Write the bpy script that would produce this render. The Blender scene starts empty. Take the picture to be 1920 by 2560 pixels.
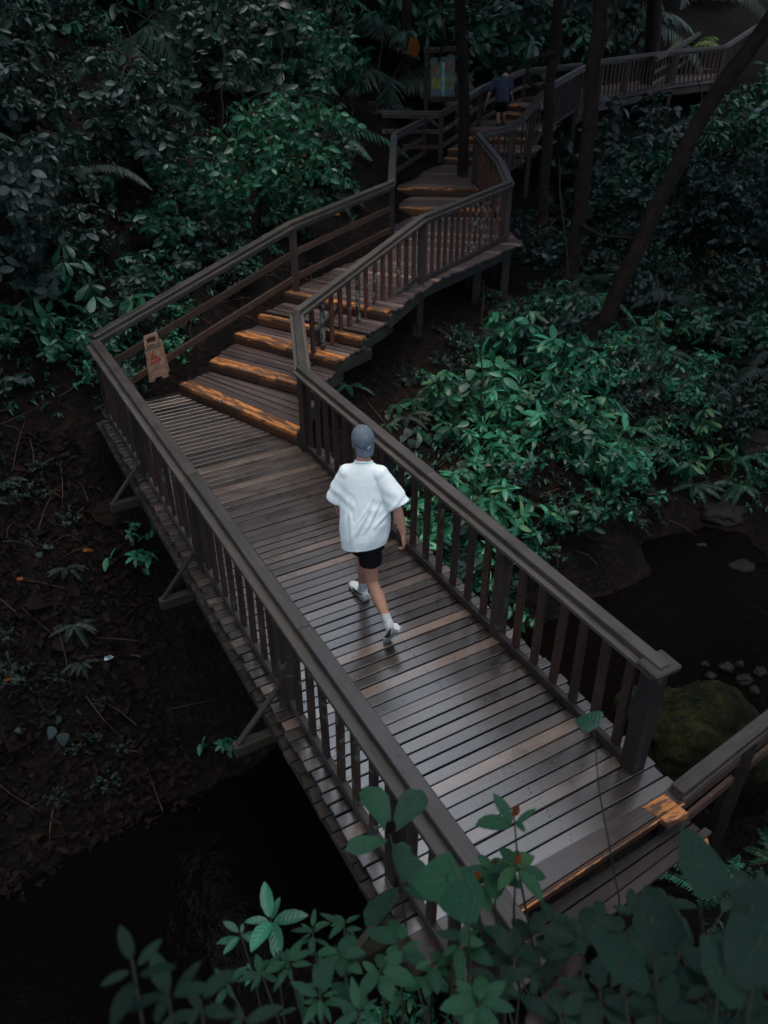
import bpy, bmesh, math, random
from mathutils import Vector, Matrix, noise
from math import sin, cos, pi, radians, sqrt, atan2
S = bpy.context.scene
COL = S.collection
random.seed(7)
V = Vector

# ------------------------------------------------------------------ camera, sky, sun, exposure
FPX, PITCH, ROLL, CAMH = 1993.0, radians(33.09), radians(-0.116), 4.709
_c, _s = cos(PITCH), sin(PITCH)
_r0, _u0, CW = V((1, 0, 0)), V((0, _s, _c)), V((0, _c, -_s))
CR = cos(ROLL) * _r0 + sin(ROLL) * _u0
CU = -sin(ROLL) * _r0 + cos(ROLL) * _u0
cam = bpy.data.cameras.new('camera')
camo = bpy.data.objects.new('camera', cam)
COL.objects.link(camo)
cam.sensor_fit = 'VERTICAL'
cam.sensor_height = 36
cam.lens = FPX / 2560 * 36
cam.clip_start = 0.05
cam.clip_end = 400
M = Matrix.Identity(4)
for i in range(3):
    M[i][0], M[i][1], M[i][2] = CR[i], CU[i], -CW[i]
M[0][3], M[1][3], M[2][3] = 0, 0, CAMH
camo.matrix_world = M
cam.dof.use_dof = True
cam.dof.focus_distance = 7.5
cam.dof.aperture_fstop = 1.9
S.camera = camo

SUN_EL, SUN_AZ = radians(84), radians(180)      # azimuth from +Y towards +X
w = bpy.data.worlds.new('World')
S.world = w
w.use_nodes = True
nt = w.node_tree
sky = nt.nodes.new('ShaderNodeTexSky')
sky.sky_type = 'NISHITA'
sky.sun_disc = False
sky.sun_elevation = SUN_EL
sky.sun_rotation = SUN_AZ
sky.air_density = 0.8
sky.dust_density = 3.5
sky.ozone_density = 1.0
bg = nt.nodes['Background']
nt.links.new(sky.outputs[0], bg.inputs[0])
bg.inputs[1].default_value = 0.15
sl = bpy.data.lights.new('sun', 'SUN')
sl.energy = 1.5
sl.angle = radians(118)
sl.color = (0.93, 1, 0.99)
so = bpy.data.objects.new('sun', sl)
COL.objects.link(so)
so.location = (0, 0, 30)
sd = V((sin(SUN_AZ) * cos(SUN_EL), cos(SUN_AZ) * cos(SUN_EL), sin(SUN_EL)))
so.rotation_euler = (-sd).to_track_quat('-Z', 'Y').to_euler()
S.view_settings.view_transform = 'Standard'
S.view_settings.look = 'None'
S.view_settings.exposure = 0.98
S.view_settings.gamma = 1
S.cycles.max_bounces = 6
S.cycles.diffuse_bounces = 3
S.cycles.glossy_bounces = 2
S.cycles.transmission_bounces = 2
S.cycles.caustics_reflective = False
S.cycles.caustics_refractive = False

# ------------------------------------------------------------------ pixel -> point helpers (photo is 1920x2560)
CAM = V((0, 0, CAMH))
def ray(x, y): return CW + CR * ((x - 960) / FPX) - CU * ((y - 1280) / FPX)
def bz(x, y, z):
    d = ray(x, y)
    return CAM + d * ((z - CAMH) / d.z)
def by(x, y, Y):
    d = ray(x, y)
    return CAM + d * (Y / d.y)

# ------------------------------------------------------------------ object helpers
def lab(o, label=None, cat=None, group=None, kind=None):
    if label: o['label'] = label
    if cat: o['category'] = cat
    if group: o['group'] = group
    if kind: o['kind'] = kind
    return o
def empty(name, loc, label=None, cat=None, group=None):
    o = bpy.data.objects.new(name, None)
    o.empty_display_size = 0.1
    COL.objects.link(o)
    o.location = loc
    return lab(o, label, cat, group)
def copy_tree(o, parent=None):
    c = o.copy()
    COL.objects.link(c)
    if parent: c.parent = parent
    for ch in list(o.children): copy_tree(ch, c)
    return c

class MB:
    """collects faces; every face has a random tone, every corner a grain coordinate"""
    def __init__(s, org=(0, 0, 0)):
        s.v = []; s.f = []; s.t = []; s.g = []; s.m = []; s.org = V(org)
    def quadbox(s, c8, tone, dims, mi=0):
        # c8: corners, index = ix*4+iy*2+iz ; dims = (L,W,H) for grain coordinates
        b = len(s.v); s.v += [V(p) for p in c8]
        off = V((tone * 37.0, tone * 11.0, tone * 5.0))
        L = [V(((k >> 2 & 1) * dims[0], (k >> 1 & 1) * dims[1], (k & 1) * dims[2])) + off for k in range(8)]
        for q in ((0, 1, 3, 2), (4, 6, 7, 5), (0, 4, 5, 1), (2, 3, 7, 6), (0, 2, 6, 4), (1, 5, 7, 3)):
            s.f.append([b + k for k in q]); s.t.append(tone); s.m.append(mi)
            s.g += [L[k] for k in q]
    def beam(s, p0, p1, w, h, up=(0, 0, 1), tone=None, mi=0):
        p0, p1, up = V(p0), V(p1), V(up)
        d = (p1 - p0); L = d.length; d.normalize()
        sd_ = d.cross(up)
        if sd_.length < 1e-4: sd_ = d.cross(V((1, 0, 0)))
        sd_.normalize(); u = sd_.cross(d)
        if tone is None: tone = random.random()
        c = []
        for a in (p0, p1):
            for i in (-1, 1):
                for j in (-1, 1): c.append(a + sd_ * (w / 2 * i) + u * (h / 2 * j))
        s.quadbox(c, tone, (L, w, h), mi)
    def plank(s, a0, a1, b1, b0, th, tone=None, mi=0):
        """top face a0-a1 (one long side) to b0-b1 (other long side), thickness downward"""
        if tone is None: tone = random.random()
        a0, a1, b1, b0 = map(V, (a0, a1, b1, b0)); dn = V((0, 0, -th))
        c = [a0 + dn, a0, b0 + dn, b0, a1 + dn, a1, b1 + dn, b1]
        s.quadbox(c, tone, ((a1 - a0).length, (b0 - a0).length, th), mi)
    def poly(s, pts, tone=0.5, mi=0, gv=None):
        b = len(s.v); s.v += [V(p) for p in pts]
        s.f.append(list(range(b, b + len(pts)))); s.t.append(tone); s.m.append(mi)
        s.g += ([V(p) for p in pts] if gv is None else [V(q) for q in gv])
    def tube(s, pts, radii, n=8, tone=None, mi=0, cap=True):
        if tone is None: tone = random.random()
        pts = [V(p) for p in pts]; rings = []; ref = None; acc = 0
        for i, p in enumerate(pts):
            d = (pts[min(i + 1, len(pts) - 1)] - pts[max(i - 1, 0)]).normalized()
            if ref is None:
                ref = d.orthogonal().normalized()
            else: ref = (ref - d * ref.dot(d)).normalized()
            e = d.cross(ref); r = radii[i] if hasattr(radii, '__len__') else radii
            if i: acc += (p - pts[i - 1]).length
            b = len(s.v)
            for k in range(n):
                a = 2 * pi * k / n
                s.v.append(p + (ref * cos(a) + e * sin(a)) * r)
            rings.append((b, acc))
        for i in range(len(rings) - 1):
            b0, l0 = rings[i]; b1, l1 = rings[i + 1]
            for k in range(n):
                k2 = (k + 1) % n
                s.f.append([b0 + k, b0 + k2, b1 + k2, b1 + k]); s.t.append(tone); s.m.append(mi)
                for (l, kk) in ((l0, k), (l0, k + 1), (l1, k + 1), (l1, k)):
                    s.g.append(V((l, kk / n * 0.3, tone * 5)))
        if cap:
            for b, l in (rings[0], rings[-1]):
                s.f.append([b + k for k in range(n)]); s.t.append(tone); s.m.append(mi)
                s.g += [V((l, k / n * 0.3, 0)) for k in range(n)]
    def mesh(s, name, mats, smooth=False):
        me = bpy.data.meshes.new(name)
        o = s.org
        me.from_pydata([tuple(p - o) for p in s.v], [], s.f)
        at = me.attributes.new('tone', 'FLOAT', 'FACE'); at.data.foreach_set('value', s.t)
        ag = me.attributes.new('gv', 'FLOAT_VECTOR', 'CORNER')
        ag.data.foreach_set('vector', [c for q in s.g for c in q])
        for m_ in (mats if isinstance(mats, (list, tuple)) else [mats]): me.materials.append(m_)
        me.polygons.foreach_set('material_index', s.m)
        if smooth: me.polygons.foreach_set('use_smooth', [True] * len(s.f))
        me.update()
        return me
    def build(s, name, mats, parent=None, smooth=False, bevel=0.0):
        me = s.mesh(name, mats, smooth)
        bm = bmesh.new(); bm.from_mesh(me); 
        if not smooth: bmesh.ops.recalc_face_normals(bm, faces=bm.faces)
        bm.to_mesh(me); bm.free()
        o = bpy.data.objects.new(name, me)
        COL.objects.link(o)
        if parent: o.parent = parent
        else: o.location = s.org
        if bevel:
            b = o.modifiers.new('edge', 'BEVEL'); b.width = bevel; b.segments = 1; b.limit_method = 'ANGLE'
        return o

# ------------------------------------------------------------------ materials
def newmat(name):
    m = bpy.data.materials.new(name); m.use_nodes = True
    n = m.node_tree; return m, n, n.nodes['Principled BSDF']
def N(nt_, t, **kw):
    x = nt_.nodes.new(t)
    for k, v in kw.items():
        if k in x.inputs: x.inputs[k].default_value = v
        else: setattr(x, k, v)
    return x
def ramp(nt_, fac, stops):
    r = nt_.nodes.new('ShaderNodeValToRGB')
    while len(r.color_ramp.elements) < len(stops): r.color_ramp.elements.new(0.5)
    for e, (p, c) in zip(r.color_ramp.elements, stops):
        e.position = p; e.color = (*c, 1) if len(c) == 3 else c
    if fac is not None: nt_.links.new(fac, r.inputs[0])
    return r.outputs[0]
def mixc(nt_, f, a, b, mode='MIX'):
    m = nt_.nodes.new('ShaderNodeMix'); m.data_type = 'RGBA'; m.blend_type = mode
    for sock, v in ((m.inputs[0], f), (m.inputs[6], a), (m.inputs[7], b)):
        if hasattr(v, 'links') or hasattr(v, 'is_output'): nt_.links.new(v, sock)
        elif isinstance(v, (int, float)): sock.default_value = v
        else: sock.default_value = (*v, 1)
    return m.outputs[2]
def math_(nt_, op, a, b=0.0, clamp=False):
    m = nt_.nodes.new('ShaderNodeMath'); m.operation = op; m.use_clamp = clamp
    for s_, v in ((m.inputs[0], a), (m.inputs[1], b)):
        if isinstance(v, (int, float)): s_.default_value = v
        else: nt_.links.new(v, s_)
    return m.outputs[0]
def wood(name, dark, light, rough=(0.35, 0.6), moss=None, mossamt=0.0, lich=None, lichamt=0.0, paint=None, spec=0.5, grain=1.0, tan=False):
    m, n, b = newmat(name)
    gv = N(n, 'ShaderNodeAttribute', attribute_name='gv').outputs['Vector']
    tn = N(n, 'ShaderNodeAttribute', attribute_name='tone').outputs['Fac']
    mp = N(n, 'ShaderNodeMapping'); mp.inputs['Scale'].default_value = (1.2, 28, 28)
    n.links.new(gv, mp.inputs[0])
    g = N(n, 'ShaderNodeTexNoise', Scale=2.0, Detail=6.0, Roughness=0.6, Distortion=0.4)
    n.links.new(mp.outputs[0], g.inputs['Vector'])
    g2 = N(n, 'ShaderNodeTexNoise', Scale=3.0, Detail=4.0, Roughness=0.6)
    n.links.new(gv, g2.inputs['Vector'])
    base = ramp(n, tn, [(0.0, dark), (0.55, tuple((a_ + b_ * 2) / 3 for a_, b_ in zip(dark, light))), (0.9, light), (0.93, tuple(c * (1.5 if tan else 1) for c in light)), (1.0, tuple(min(1, c * (k_ if tan else 1.25)) for c, k_ in zip(light, (2.9, 2.6, 2.2))))])
    gr = ramp(n, g.outputs[0], [(0.28, (0.32,) * 3), (0.42, (0.85,) * 3), (0.72, (1.4,) * 3)])
    c = mixc(n, 0.8 * grain, base, mixc(n, 1.0, base, gr, 'MULTIPLY'))
    bl = ramp(n, g2.outputs[0], [(0.3, (0.6,) * 3), (0.7, (1.3,) * 3)])
    c = mixc(n, 0.7, c, mixc(n, 1.0, c, bl, 'MULTIPLY'))
    tex = N(n, 'ShaderNodeTexCoord')
    if paint:
        pn = N(n, 'ShaderNodeTexNoise', Scale=2.0, Detail=10.0, Roughness=0.72)
        pmp = N(n, 'ShaderNodeMapping'); pmp.inputs['Scale'].default_value = (1.0, 5.0, 2.5); n.links.new(gv, pmp.inputs[0]); n.links.new(pmp.outputs[0], pn.inputs['Vector'])
        pm = ramp(n, pn.outputs[0], [(0.50, (0, 0, 0)), (0.525, (1, 1, 1))])
        pv = ramp(n, g.outputs[0], [(.3, tuple(.55 * q for q in paint)), (.65, paint)])
        c = mixc(n, pm, mixc(n, 0.25, c, tuple(0.3 * q for q in paint)), pv)
    if lich:
        ln = N(n, 'ShaderNodeTexNoise', Scale=11.0, Detail=7.0, Roughness=0.68)
        n.links.new(tex.outputs['Object'], ln.inputs['Vector'])
        oi = N(n, 'ShaderNodeObjectInfo')
        loc = N(n, 'ShaderNodeVectorMath', operation='ADD')
        n.links.new(tex.outputs['Object'], loc.inputs[0]); n.links.new(oi.outputs['Location'], loc.inputs[1])
        n.links.new(loc.outputs[0], ln.inputs['Vector'])
        th = math_(n, 'SUBTRACT', ln.outputs[0], math_(n, 'MULTIPLY', math_(n, 'SUBTRACT', 0.75, oi.outputs['Random']), 0.22))
        lm = ramp(n, th, [(0.60 - lichamt, (0, 0, 0)), (0.63 - lichamt, (1, 1, 1))])
        c = mixc(n, lm, c, lich)
    if moss:
        mn = N(n, 'ShaderNodeTexNoise', Scale=2.3, Detail=6.0, Roughness=0.65)
        n.links.new(tex.outputs['Object'], mn.inputs['Vector'])
        mm = ramp(n, mn.outputs[0], [(0.62 - mossamt, (0, 0, 0)), (0.75 - mossamt, (1, 1, 1))])
        c = mixc(n, mm, c, moss)
    n.links.new(c, b.inputs['Base Color'])
    rr = N(n, 'ShaderNodeMapRange'); rr.inputs[3].default_value = rough[0]; rr.inputs[4].default_value = rough[1]
    rr.inputs[1].default_value = 0.3; rr.inputs[2].default_value = 0.7
    n.links.new(g2.outputs[0], rr.inputs[0]); n.links.new(rr.outputs[0], b.inputs['Roughness'])
    b.inputs['Specular IOR Level'].default_value = spec
    bp = N(n, 'ShaderNodeBump', Strength=0.35, Distance=0.004)
    n.links.new(g.outputs[0], bp.inputs['Height']); n.links.new(bp.outputs[0], b.inputs['Normal'])
    return m
M_DECK = wood('wet deck wood', (0.020, 0.013, 0.010), (0.062, 0.045, 0.036), rough=(0.2, 0.45), spec=0.7, tan=True)
_b = M_DECK.node_tree.nodes['Principled BSDF']; _b.inputs['Coat Weight'].default_value = .8; _b.inputs['Coat Roughness'].default_value = .24; _b.inputs['Coat IOR'].default_value = 1.75
M_DECK2 = wood('dry deck wood', (0.035, 0.024, 0.022), (0.075, 0.052, 0.046), rough=(0.4, 0.7), moss=(0.035, 0.035, 0.008), mossamt=0.02, tan=True)
M_ENDS = wood('mossy board wood', (0.014, 0.010, 0.007), (0.035, 0.025, 0.018), rough=(0.6, 0.9), moss=(0.022, 0.022, 0.008), mossamt=0.08)
M_CAP = wood('grey handrail wood', (0.026, 0.021, 0.017), (0.052, 0.043, 0.036), rough=(0.35, 0.6))
M_LEDGE = wood('weathered ledge wood', (0.035, 0.029, 0.023), (0.070, 0.060, 0.048), rough=(0.5, 0.8), moss=(0.05, 0.055, 0.03), mossamt=0.04)
M_POST = wood('dark post wood', (0.014, 0.010, 0.009), (0.032, 0.02, 0.016), rough=(0.5, 0.8), lich=(0.07, 0.09, 0.07), lichamt=-0.03)
M_BALU = wood('baluster wood', (0.018, 0.011, 0.009), (0.05, 0.022, 0.014), rough=(0.5, 0.8), lich=(0.085, 0.11, 0.085), lichamt=0.0)
M_RBAL = wood('red brown baluster wood', (0.028, 0.012, 0.008), (0.085, 0.030, 0.016), rough=(0.5, 0.8), lich=(0.16, 0.21, 0.175), lichamt=0.045)
M_BAR = wood('brown rail bar wood', (0.035, 0.018, 0.012), (0.07, 0.035, 0.022), rough=(0.55, 0.85), lich=(0.13, 0.13, 0.11), lichamt=0.02, moss=(0.06, 0.06, 0.015), mossamt=0.05)
M_NOSE = wood('worn orange painted wood', (0.05, 0.028, 0.018), (0.08, 0.045, 0.028), rough=(0.45, 0.7), paint=(0.60, 0.225, 0.055))
M_RISER = wood('orange brown riser wood', (0.034, 0.014, 0.007), (0.085, 0.029, 0.009), rough=(0.5, 0.75), moss=(0.03, 0.015, 0.008), mossamt=0.12)
M_BEAM = wood('dark under beam wood', (0.012, 0.010, 0.008), (0.03, 0.025, 0.018), rough=(0.7, 0.95), moss=(0.03, 0.033, 0.01), mossamt=0.06)
# ------------------------------------------------------------------ boardwalk geometry frame
C0 = V((-0.96, 8.66, 0)); BD = V((0.4889, -0.8723, 0)); BN = V((0.8723, 0.4889, 0))
def B(t, s, z=0.0): return C0 + BD * t + BN * s + V((0, 0, z))
RH = 0.155
def rnd(a, b): return random.uniform(a, b)

def lerp_poly(P, f):
    L = [0]
    for a, b in zip(P, P[1:]): L.append(L[-1] + (V(b) - V(a)).length)
    d = f * L[-1]
    for i in range(len(P) - 1):
        if d <= L[i + 1] + 1e-9:
            return V(P[i]).lerp(V(P[i + 1]), (d - L[i]) / max(1e-9, L[i + 1] - L[i]))
    return V(P[-1])
def plank_strip(mb, Lp, Rp, n, th=0.035, gap=0.012, jl=0.02, jr=0.02, mi=0, bow=0.0):
    for i in range(n):
        g = gap / 2 * rnd(0.4, 2.0)
        l0, l1 = lerp_poly(Lp, i / n), lerp_poly(Lp, (i + 1) / n)
        r0, r1 = lerp_poly(Rp, i / n), lerp_poly(Rp, (i + 1) / n)
        e = (r0 - l0).normalized(); k = (l1 - l0).normalized(); k2 = (r1 - r0).normalized()
        a, b_ = rnd(-jl, jl), rnd(-jr, jr); dz = V((0, 0, rnd(-0.003, 0.002)))
        mb.plank(l0 + e * a + k * g + dz, r0 + e * b_ + k2 * g + dz, r1 + e * b_ - k2 * g + dz, l1 + e * a - k * g + dz, th, mi=mi)

M_BOLT = newmat('rusty bolt steel')[0]; M_BOLT.node_tree.nodes['Principled BSDF'].inputs['Base Color'].default_value = (.008, .006, .005, 1)
_bal_cache = {}
def baluster_mesh(h, w, t, mat, k):
    key = (round(h, 2), w, t, mat.name, k)
    if key not in _bal_cache:
        mb = MB(); mb.beam((0, 0, 0), (0, 0, h), w, t, up=(0, 1, 0), tone=random.random())
        _bal_cache[key] = mb.mesh('baluster', mat)
    return _bal_cache[key]
def put_baluster(parent, p, h, az, mat, w=0.075, t=0.035, name='baluster'):
    me = baluster_mesh(h, w, t, mat, random.randrange(4))
    o = bpy.data.objects.new(name, me); COL.objects.link(o)
    o.parent = parent
    o.location = V(p) - parent.location
    o.rotation_euler = (rnd(-.012, .012), rnd(-.012, .012), az + rnd(-0.05, 0.05))
    b = o.modifiers.new('edge', 'BEVEL'); b.width = 0.004; b.segments = 1
    return o

def railing(root, pts, height=1.0, posts=(), kind='balusters', off=0.0, sp=0.235, mat=None, capw=0.105, ledgew=0.19,
            kerb=True, start=0.12, postmat=None, name='handrail', postdrop=0.1, capoff=0.0, balh=None, bars=(0.62, 0.30), tseg=None, phase=0.0, kerbz=0.0, bw=0.075):
    """pts: polyline of the ledge top centre; balusters hang to 'height' below"""
    mat = mat or M_BALU; postmat = postmat or M_POST; org = root.location
    pts = [V(p) for p in pts]
    led = MB(org); cap = MB(org); kb = MB(org); bolt = MB(org)
    for a, b in zip(pts, pts[1:]):
        d = (b - a).normalized(); nrm = d.cross(V((0, 0, 1))).normalized()
        led.beam(a - V((0, 0, .018)), b - V((0, 0, .018)), ledgew, 0.036)
        led.beam(a - V((0, 0, .018 + .018 + .035)) , b - V((0, 0, .071)), 0.04, 0.068)
        n_ = max(1, int(round((b - a).length / 2.6))); q_ = a
        for i_ in range(n_):
            e_ = a.lerp(b, (i_ + 1) / n_); co = nrm * (capoff + rnd(-.006, .006))
            z_ = V((0, 0, .0275 + rnd(-.002, .002)))
            cap.beam(q_ + z_ + co + d * (.001 if i_ else 0), e_ + z_ + co - d * .001, capw + rnd(-.006, .006), 0.055, tone=rnd(.1, .9)); q_ = e_
        m_ = int((b - a).length / .62)
        for i_ in range(m_):
            for _k in (0, 1):
                p_ = a.lerp(b, (i_ + .4 + rnd(-.1, .1)) / m_) + nrm * (capoff + rnd(-.03, .03)) + V((0, 0, .0585))
                bolt.poly([p_ + V((cos(t_) * .006, sin(t_) * .006, 0)) for t_ in [k_ * pi / 4 for k_ in range(8)]], tone=.1)
        if kerb and kind == 'balusters':
            kb.beam(a - V((0, 0, height - .05 - kerbz)) + nrm * (-off), b - V((0, 0, height - .05 - kerbz)) + nrm * (-off), 0.05, 0.075)
    h = led.build(name, M_LEDGE, root, bevel=0.004)
    cap.build('cap_board', M_CAP, h, bevel=0.006)
    if bolt.v: bolt.build('bolt_head', M_BOLT, h)['kind'] = 'stuff'
    if kerb and kind == 'balusters': kb.build('kerb_board', M_LEDGE if kerb == 'pale' else M_POST, root, bevel=0.004)
    if kind == 'balusters':
        for a, b in zip(pts, pts[1:]):
            d = b - a; L = V((d.x, d.y, 0)).length; az = atan2(d.y, d.x)
            n = max(1, int(round((L - start) / sp)))
            for i in range(n):
                q = a + d * ((start + phase + (i + 0.0) * (L - start) / n) / L)
                if any((V((q.x, q.y, 0)) - V((p[0], p[1], 0))).length < 0.085 for p in posts): continue
                hh = balh or (height - 0.06)
                put_baluster(root, q - V((0, 0, hh + .036)), hh, az, mat, w=bw)
    else:
        bm_ = None
        for f in bars:
            mb = MB(org)
            for a, b in zip(pts, pts[1:]):
                d = (b - a).normalized(); nn = V((0, 0, 1))
                mb.beam(a - V((0, 0, height * (1 - f))), b - V((0, 0, height * (1 - f))), 0.035, 0.10)
            mb.build('rail_bar', M_BAR, root, bevel=0.004)
    for p in posts:
        mb = MB(org); top = p[2]; bot = p[3] if len(p) > 3 else top - height - postdrop
        pw = p[4] if len(p) > 4 else 0.11
        mb.beam((p[0], p[1], bot), (p[0], p[1], top), pw, pw, up=(BN if len(p) > 5 else (0, 1, 0)))
        mb.build('post', postmat, root, bevel=0.006)
    return h

# ================================================================== FOOTBRIDGE
bridge = empty('footbridge', B(2, -1, 0), 'long wooden footbridge with wet plank deck under the walking man in the white shirt', 'footbridge')
mb = MB(bridge.location)
PITCHP = 0.107
t = -2.40
while t < 5.80:
    wd = PITCHP if random.random() < 0.93 else PITCHP * 1.0
    g = rnd(0.004, 0.011)
    lo = -2.02 + rnd(-0.012, 0.015); hi = 0.20 + rnd(-0.02, 0.02)
    if t < 0.05: hi = -0.06
    if t < -2.1: lo = -1.95
    tw = rnd(-0.003, 0.003); dz = rnd(-0.003, 0.003)
    mb.plank(B(t + g, lo, dz), B(t + g + tw, hi, dz), B(t + wd - g + tw, hi, dz), B(t + wd - g, lo, dz), 0.04)
    t += wd
mb.build('deck', M_DECK, bridge, bevel=0.004)
# nails: two rows of little dark heads
mb = MB(bridge.location)
t = -2.40
while t < 5.80:
    for s_ in (-1.78, -0.72, -0.10):
        for k in (0.03, 0.075):
            p = B(t + k + rnd(-.006, .006), s_ + rnd(-.02, .02), 0.0035)
            mb.poly([p + V((cos(a) * .0055, sin(a) * .0055, 0)) for a in [i * pi / 3 for i in range(6)]], tone=0.1)
    t += PITCHP
m_nail, n_, b_ = newmat('dark nail steel'); b_.inputs['Base Color'].default_value = (0.008, 0.007, 0.006, 1); b_.inputs['Roughness'].default_value = 0.5
mb.build('nail', m_nail, bridge)['kind'] = 'stuff'
# lower board ends below the deck on the left, moss covered
mb = MB(bridge.location)
t = -2.2
while t < 6.0:
    mb.plank(B(t, -2.07 + rnd(-.015, .02), -0.09), B(t, -1.9, -.09), B(t + .125, -1.9, -.09), B(t + .125, -2.07 + rnd(-.015, .02), -.09), 0.05)
    t += 0.137
mb.build('edge_board', M_ENDS, bridge, bevel=0.006)
mb = MB(bridge.location)
for s_ in (-1.95, -1.0, 0.08):
    mb.beam(B(-2.0, s_, -0.27), B(5.9, s_, -0.27), 0.12, 0.24)
mb.build('under_beam', M_BEAM, bridge, bevel=0.01)
# right railing
pR = [(B(0.0, .07)), B(1.95, .07), B(3.90, .07), B(5.53, .07)]
railing(bridge, [B(-0.10, .02, 1.0), B(5.62, .035, 1.0)], 1.0,
        posts=[(*B(0.0, .02).xy, 0.97, -0.25, .12, 1), (*B(1.95, .035).xy, .97, -.15, .11, 1), (*B(3.92, .035).xy, .97, -.25, .11, 1), (*B(5.55, .045).xy, .985, -.3, .13, 1)],
        off=-0.02, capoff=-0.008, mat=M_BALU, start=.20, bw=0.075)
mb = MB(bridge.location)   # square cap plate on the end post
mb.beam(B(5.47, .045, 0.992 + .02), B(5.66, .045, .992 + .02), 0.23, 0.05)
mb.build('post_cap', M_CAP, bridge, bevel=0.012)
# left railing
lp = [(-2.06), (-.29), (1.71), (3.76), (5.46), (6.45)]
railing(bridge, [B(-2.13, -1.90, 1.0), B(1.7, -1.875, 1.0), B(6.55, -1.86, 1.0)], 1.0,
        posts=[(*B(q, -1.87).xy, .97, -.3, .12, 1) for q in lp], off=0.0, capoff=-0.022, mat=M_BALU, start=.16, ledgew=.20, kerb='pale')
# outriggers with diagonal struts on the left
for q in (-.29, 1.71, 3.76, 5.66):
    mb = MB(bridge.location)
    mb.beam(B(q, -1.6, -0.28), B(q, -2.36, -0.28), 0.085, 0.11)
    o = mb.build('outrigger', M_BEAM, bridge, bevel=0.008)
    mb = MB(bridge.location)
    mb.beam(B(q, -2.32, -.22), B(q, -1.97, .18), 0.028, 0.05, up=BD)
    mb.build('strut', M_BEAM, o, bevel=0.004)

# ================================================================== STEPS AT THE NEAR END
near = empty('entry_steps', B(6.4, -0.8, -.3), 'low wooden steps at the near end of the bridge with worn orange corners', 'steps')
mb = MB(near.location)
mb.plank(B(5.81, -2.0, -.001), B(5.80, .13, -.001), B(5.935, .13, -.001), B(6.03, -2.0, -.001), .045, tone=.4)
mb.build('nosing_board', wood('scuffed deck edge wood', (0.03, 0.022, 0.02), (0.055, 0.04, 0.035), rough=(.15, .4)), near, bevel=.005)
mb = MB(near.location)
mb.beam(B(6.045, -2.0, -.045), B(5.95, .14, -.045), 0.02, 0.10)
mb.build('riser_board', M_RISER, near, bevel=.006)
mb = MB(near.location)
mb.beam(B(6.06, -2.0, -.006), B(5.965, .14, -.006), 0.014, 0.014)
mb.build('orange_edge', M_NOSE, near, bevel=.003)
mb = MB(near.location)
mb.plank(bz(1604, 2016, .005), bz(1662, 1984, .005), bz(1724, 2034, .005), bz(1668, 2058, .005), .05)
mb.build('orange_corner', M_NOSE, near, bevel=.005)
mb = MB(near.location)
plank_strip(mb, [B(6.02, -1.9, -.17), B(6.38, -1.9, -.17)], [B(5.97, .20, -.17), B(6.16, .24, -.17)], 3)
mb.build('tread', M_POST, near, bevel=.005)
mb = MB(near.location)
mb.plank(bz(1728, 2118, -.164), bz(1768, 2092, -.164), bz(1782, 2138, -.164), bz(1722, 2172, -.164), .05)
mb.build('orange_corner', M_NOSE, near, bevel=.005)
mb = MB(near.location)
mb.plank(bz(1186, 2262, -.163), bz(1232, 2283, -.163), bz(1206, 2318, -.163), bz(1176, 2312, -.163), .04)
mb.build('orange_corner', M_NOSE, near, bevel=.005)

# rail beyond the near end, falling away to the right
q0, q1 = bz(1690, 1984, 0.02), bz(2060, 1690, -0.25)
exitr = empty('exit_railing', (*q0.xy, -1.0), 'dark railing with two thin bars leading right from the foot of the end post', 'railing')
railing(exitr, [q0, q1], 0.9, posts=[(*(q0.lerp(q1, .97)).xy, -.25, -1.6), (*(q0.lerp(q1, .45)).xy, -.14, -1.5)], kind='bars', ledgew=.13, capw=.10, bars=(.72, .45))

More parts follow.
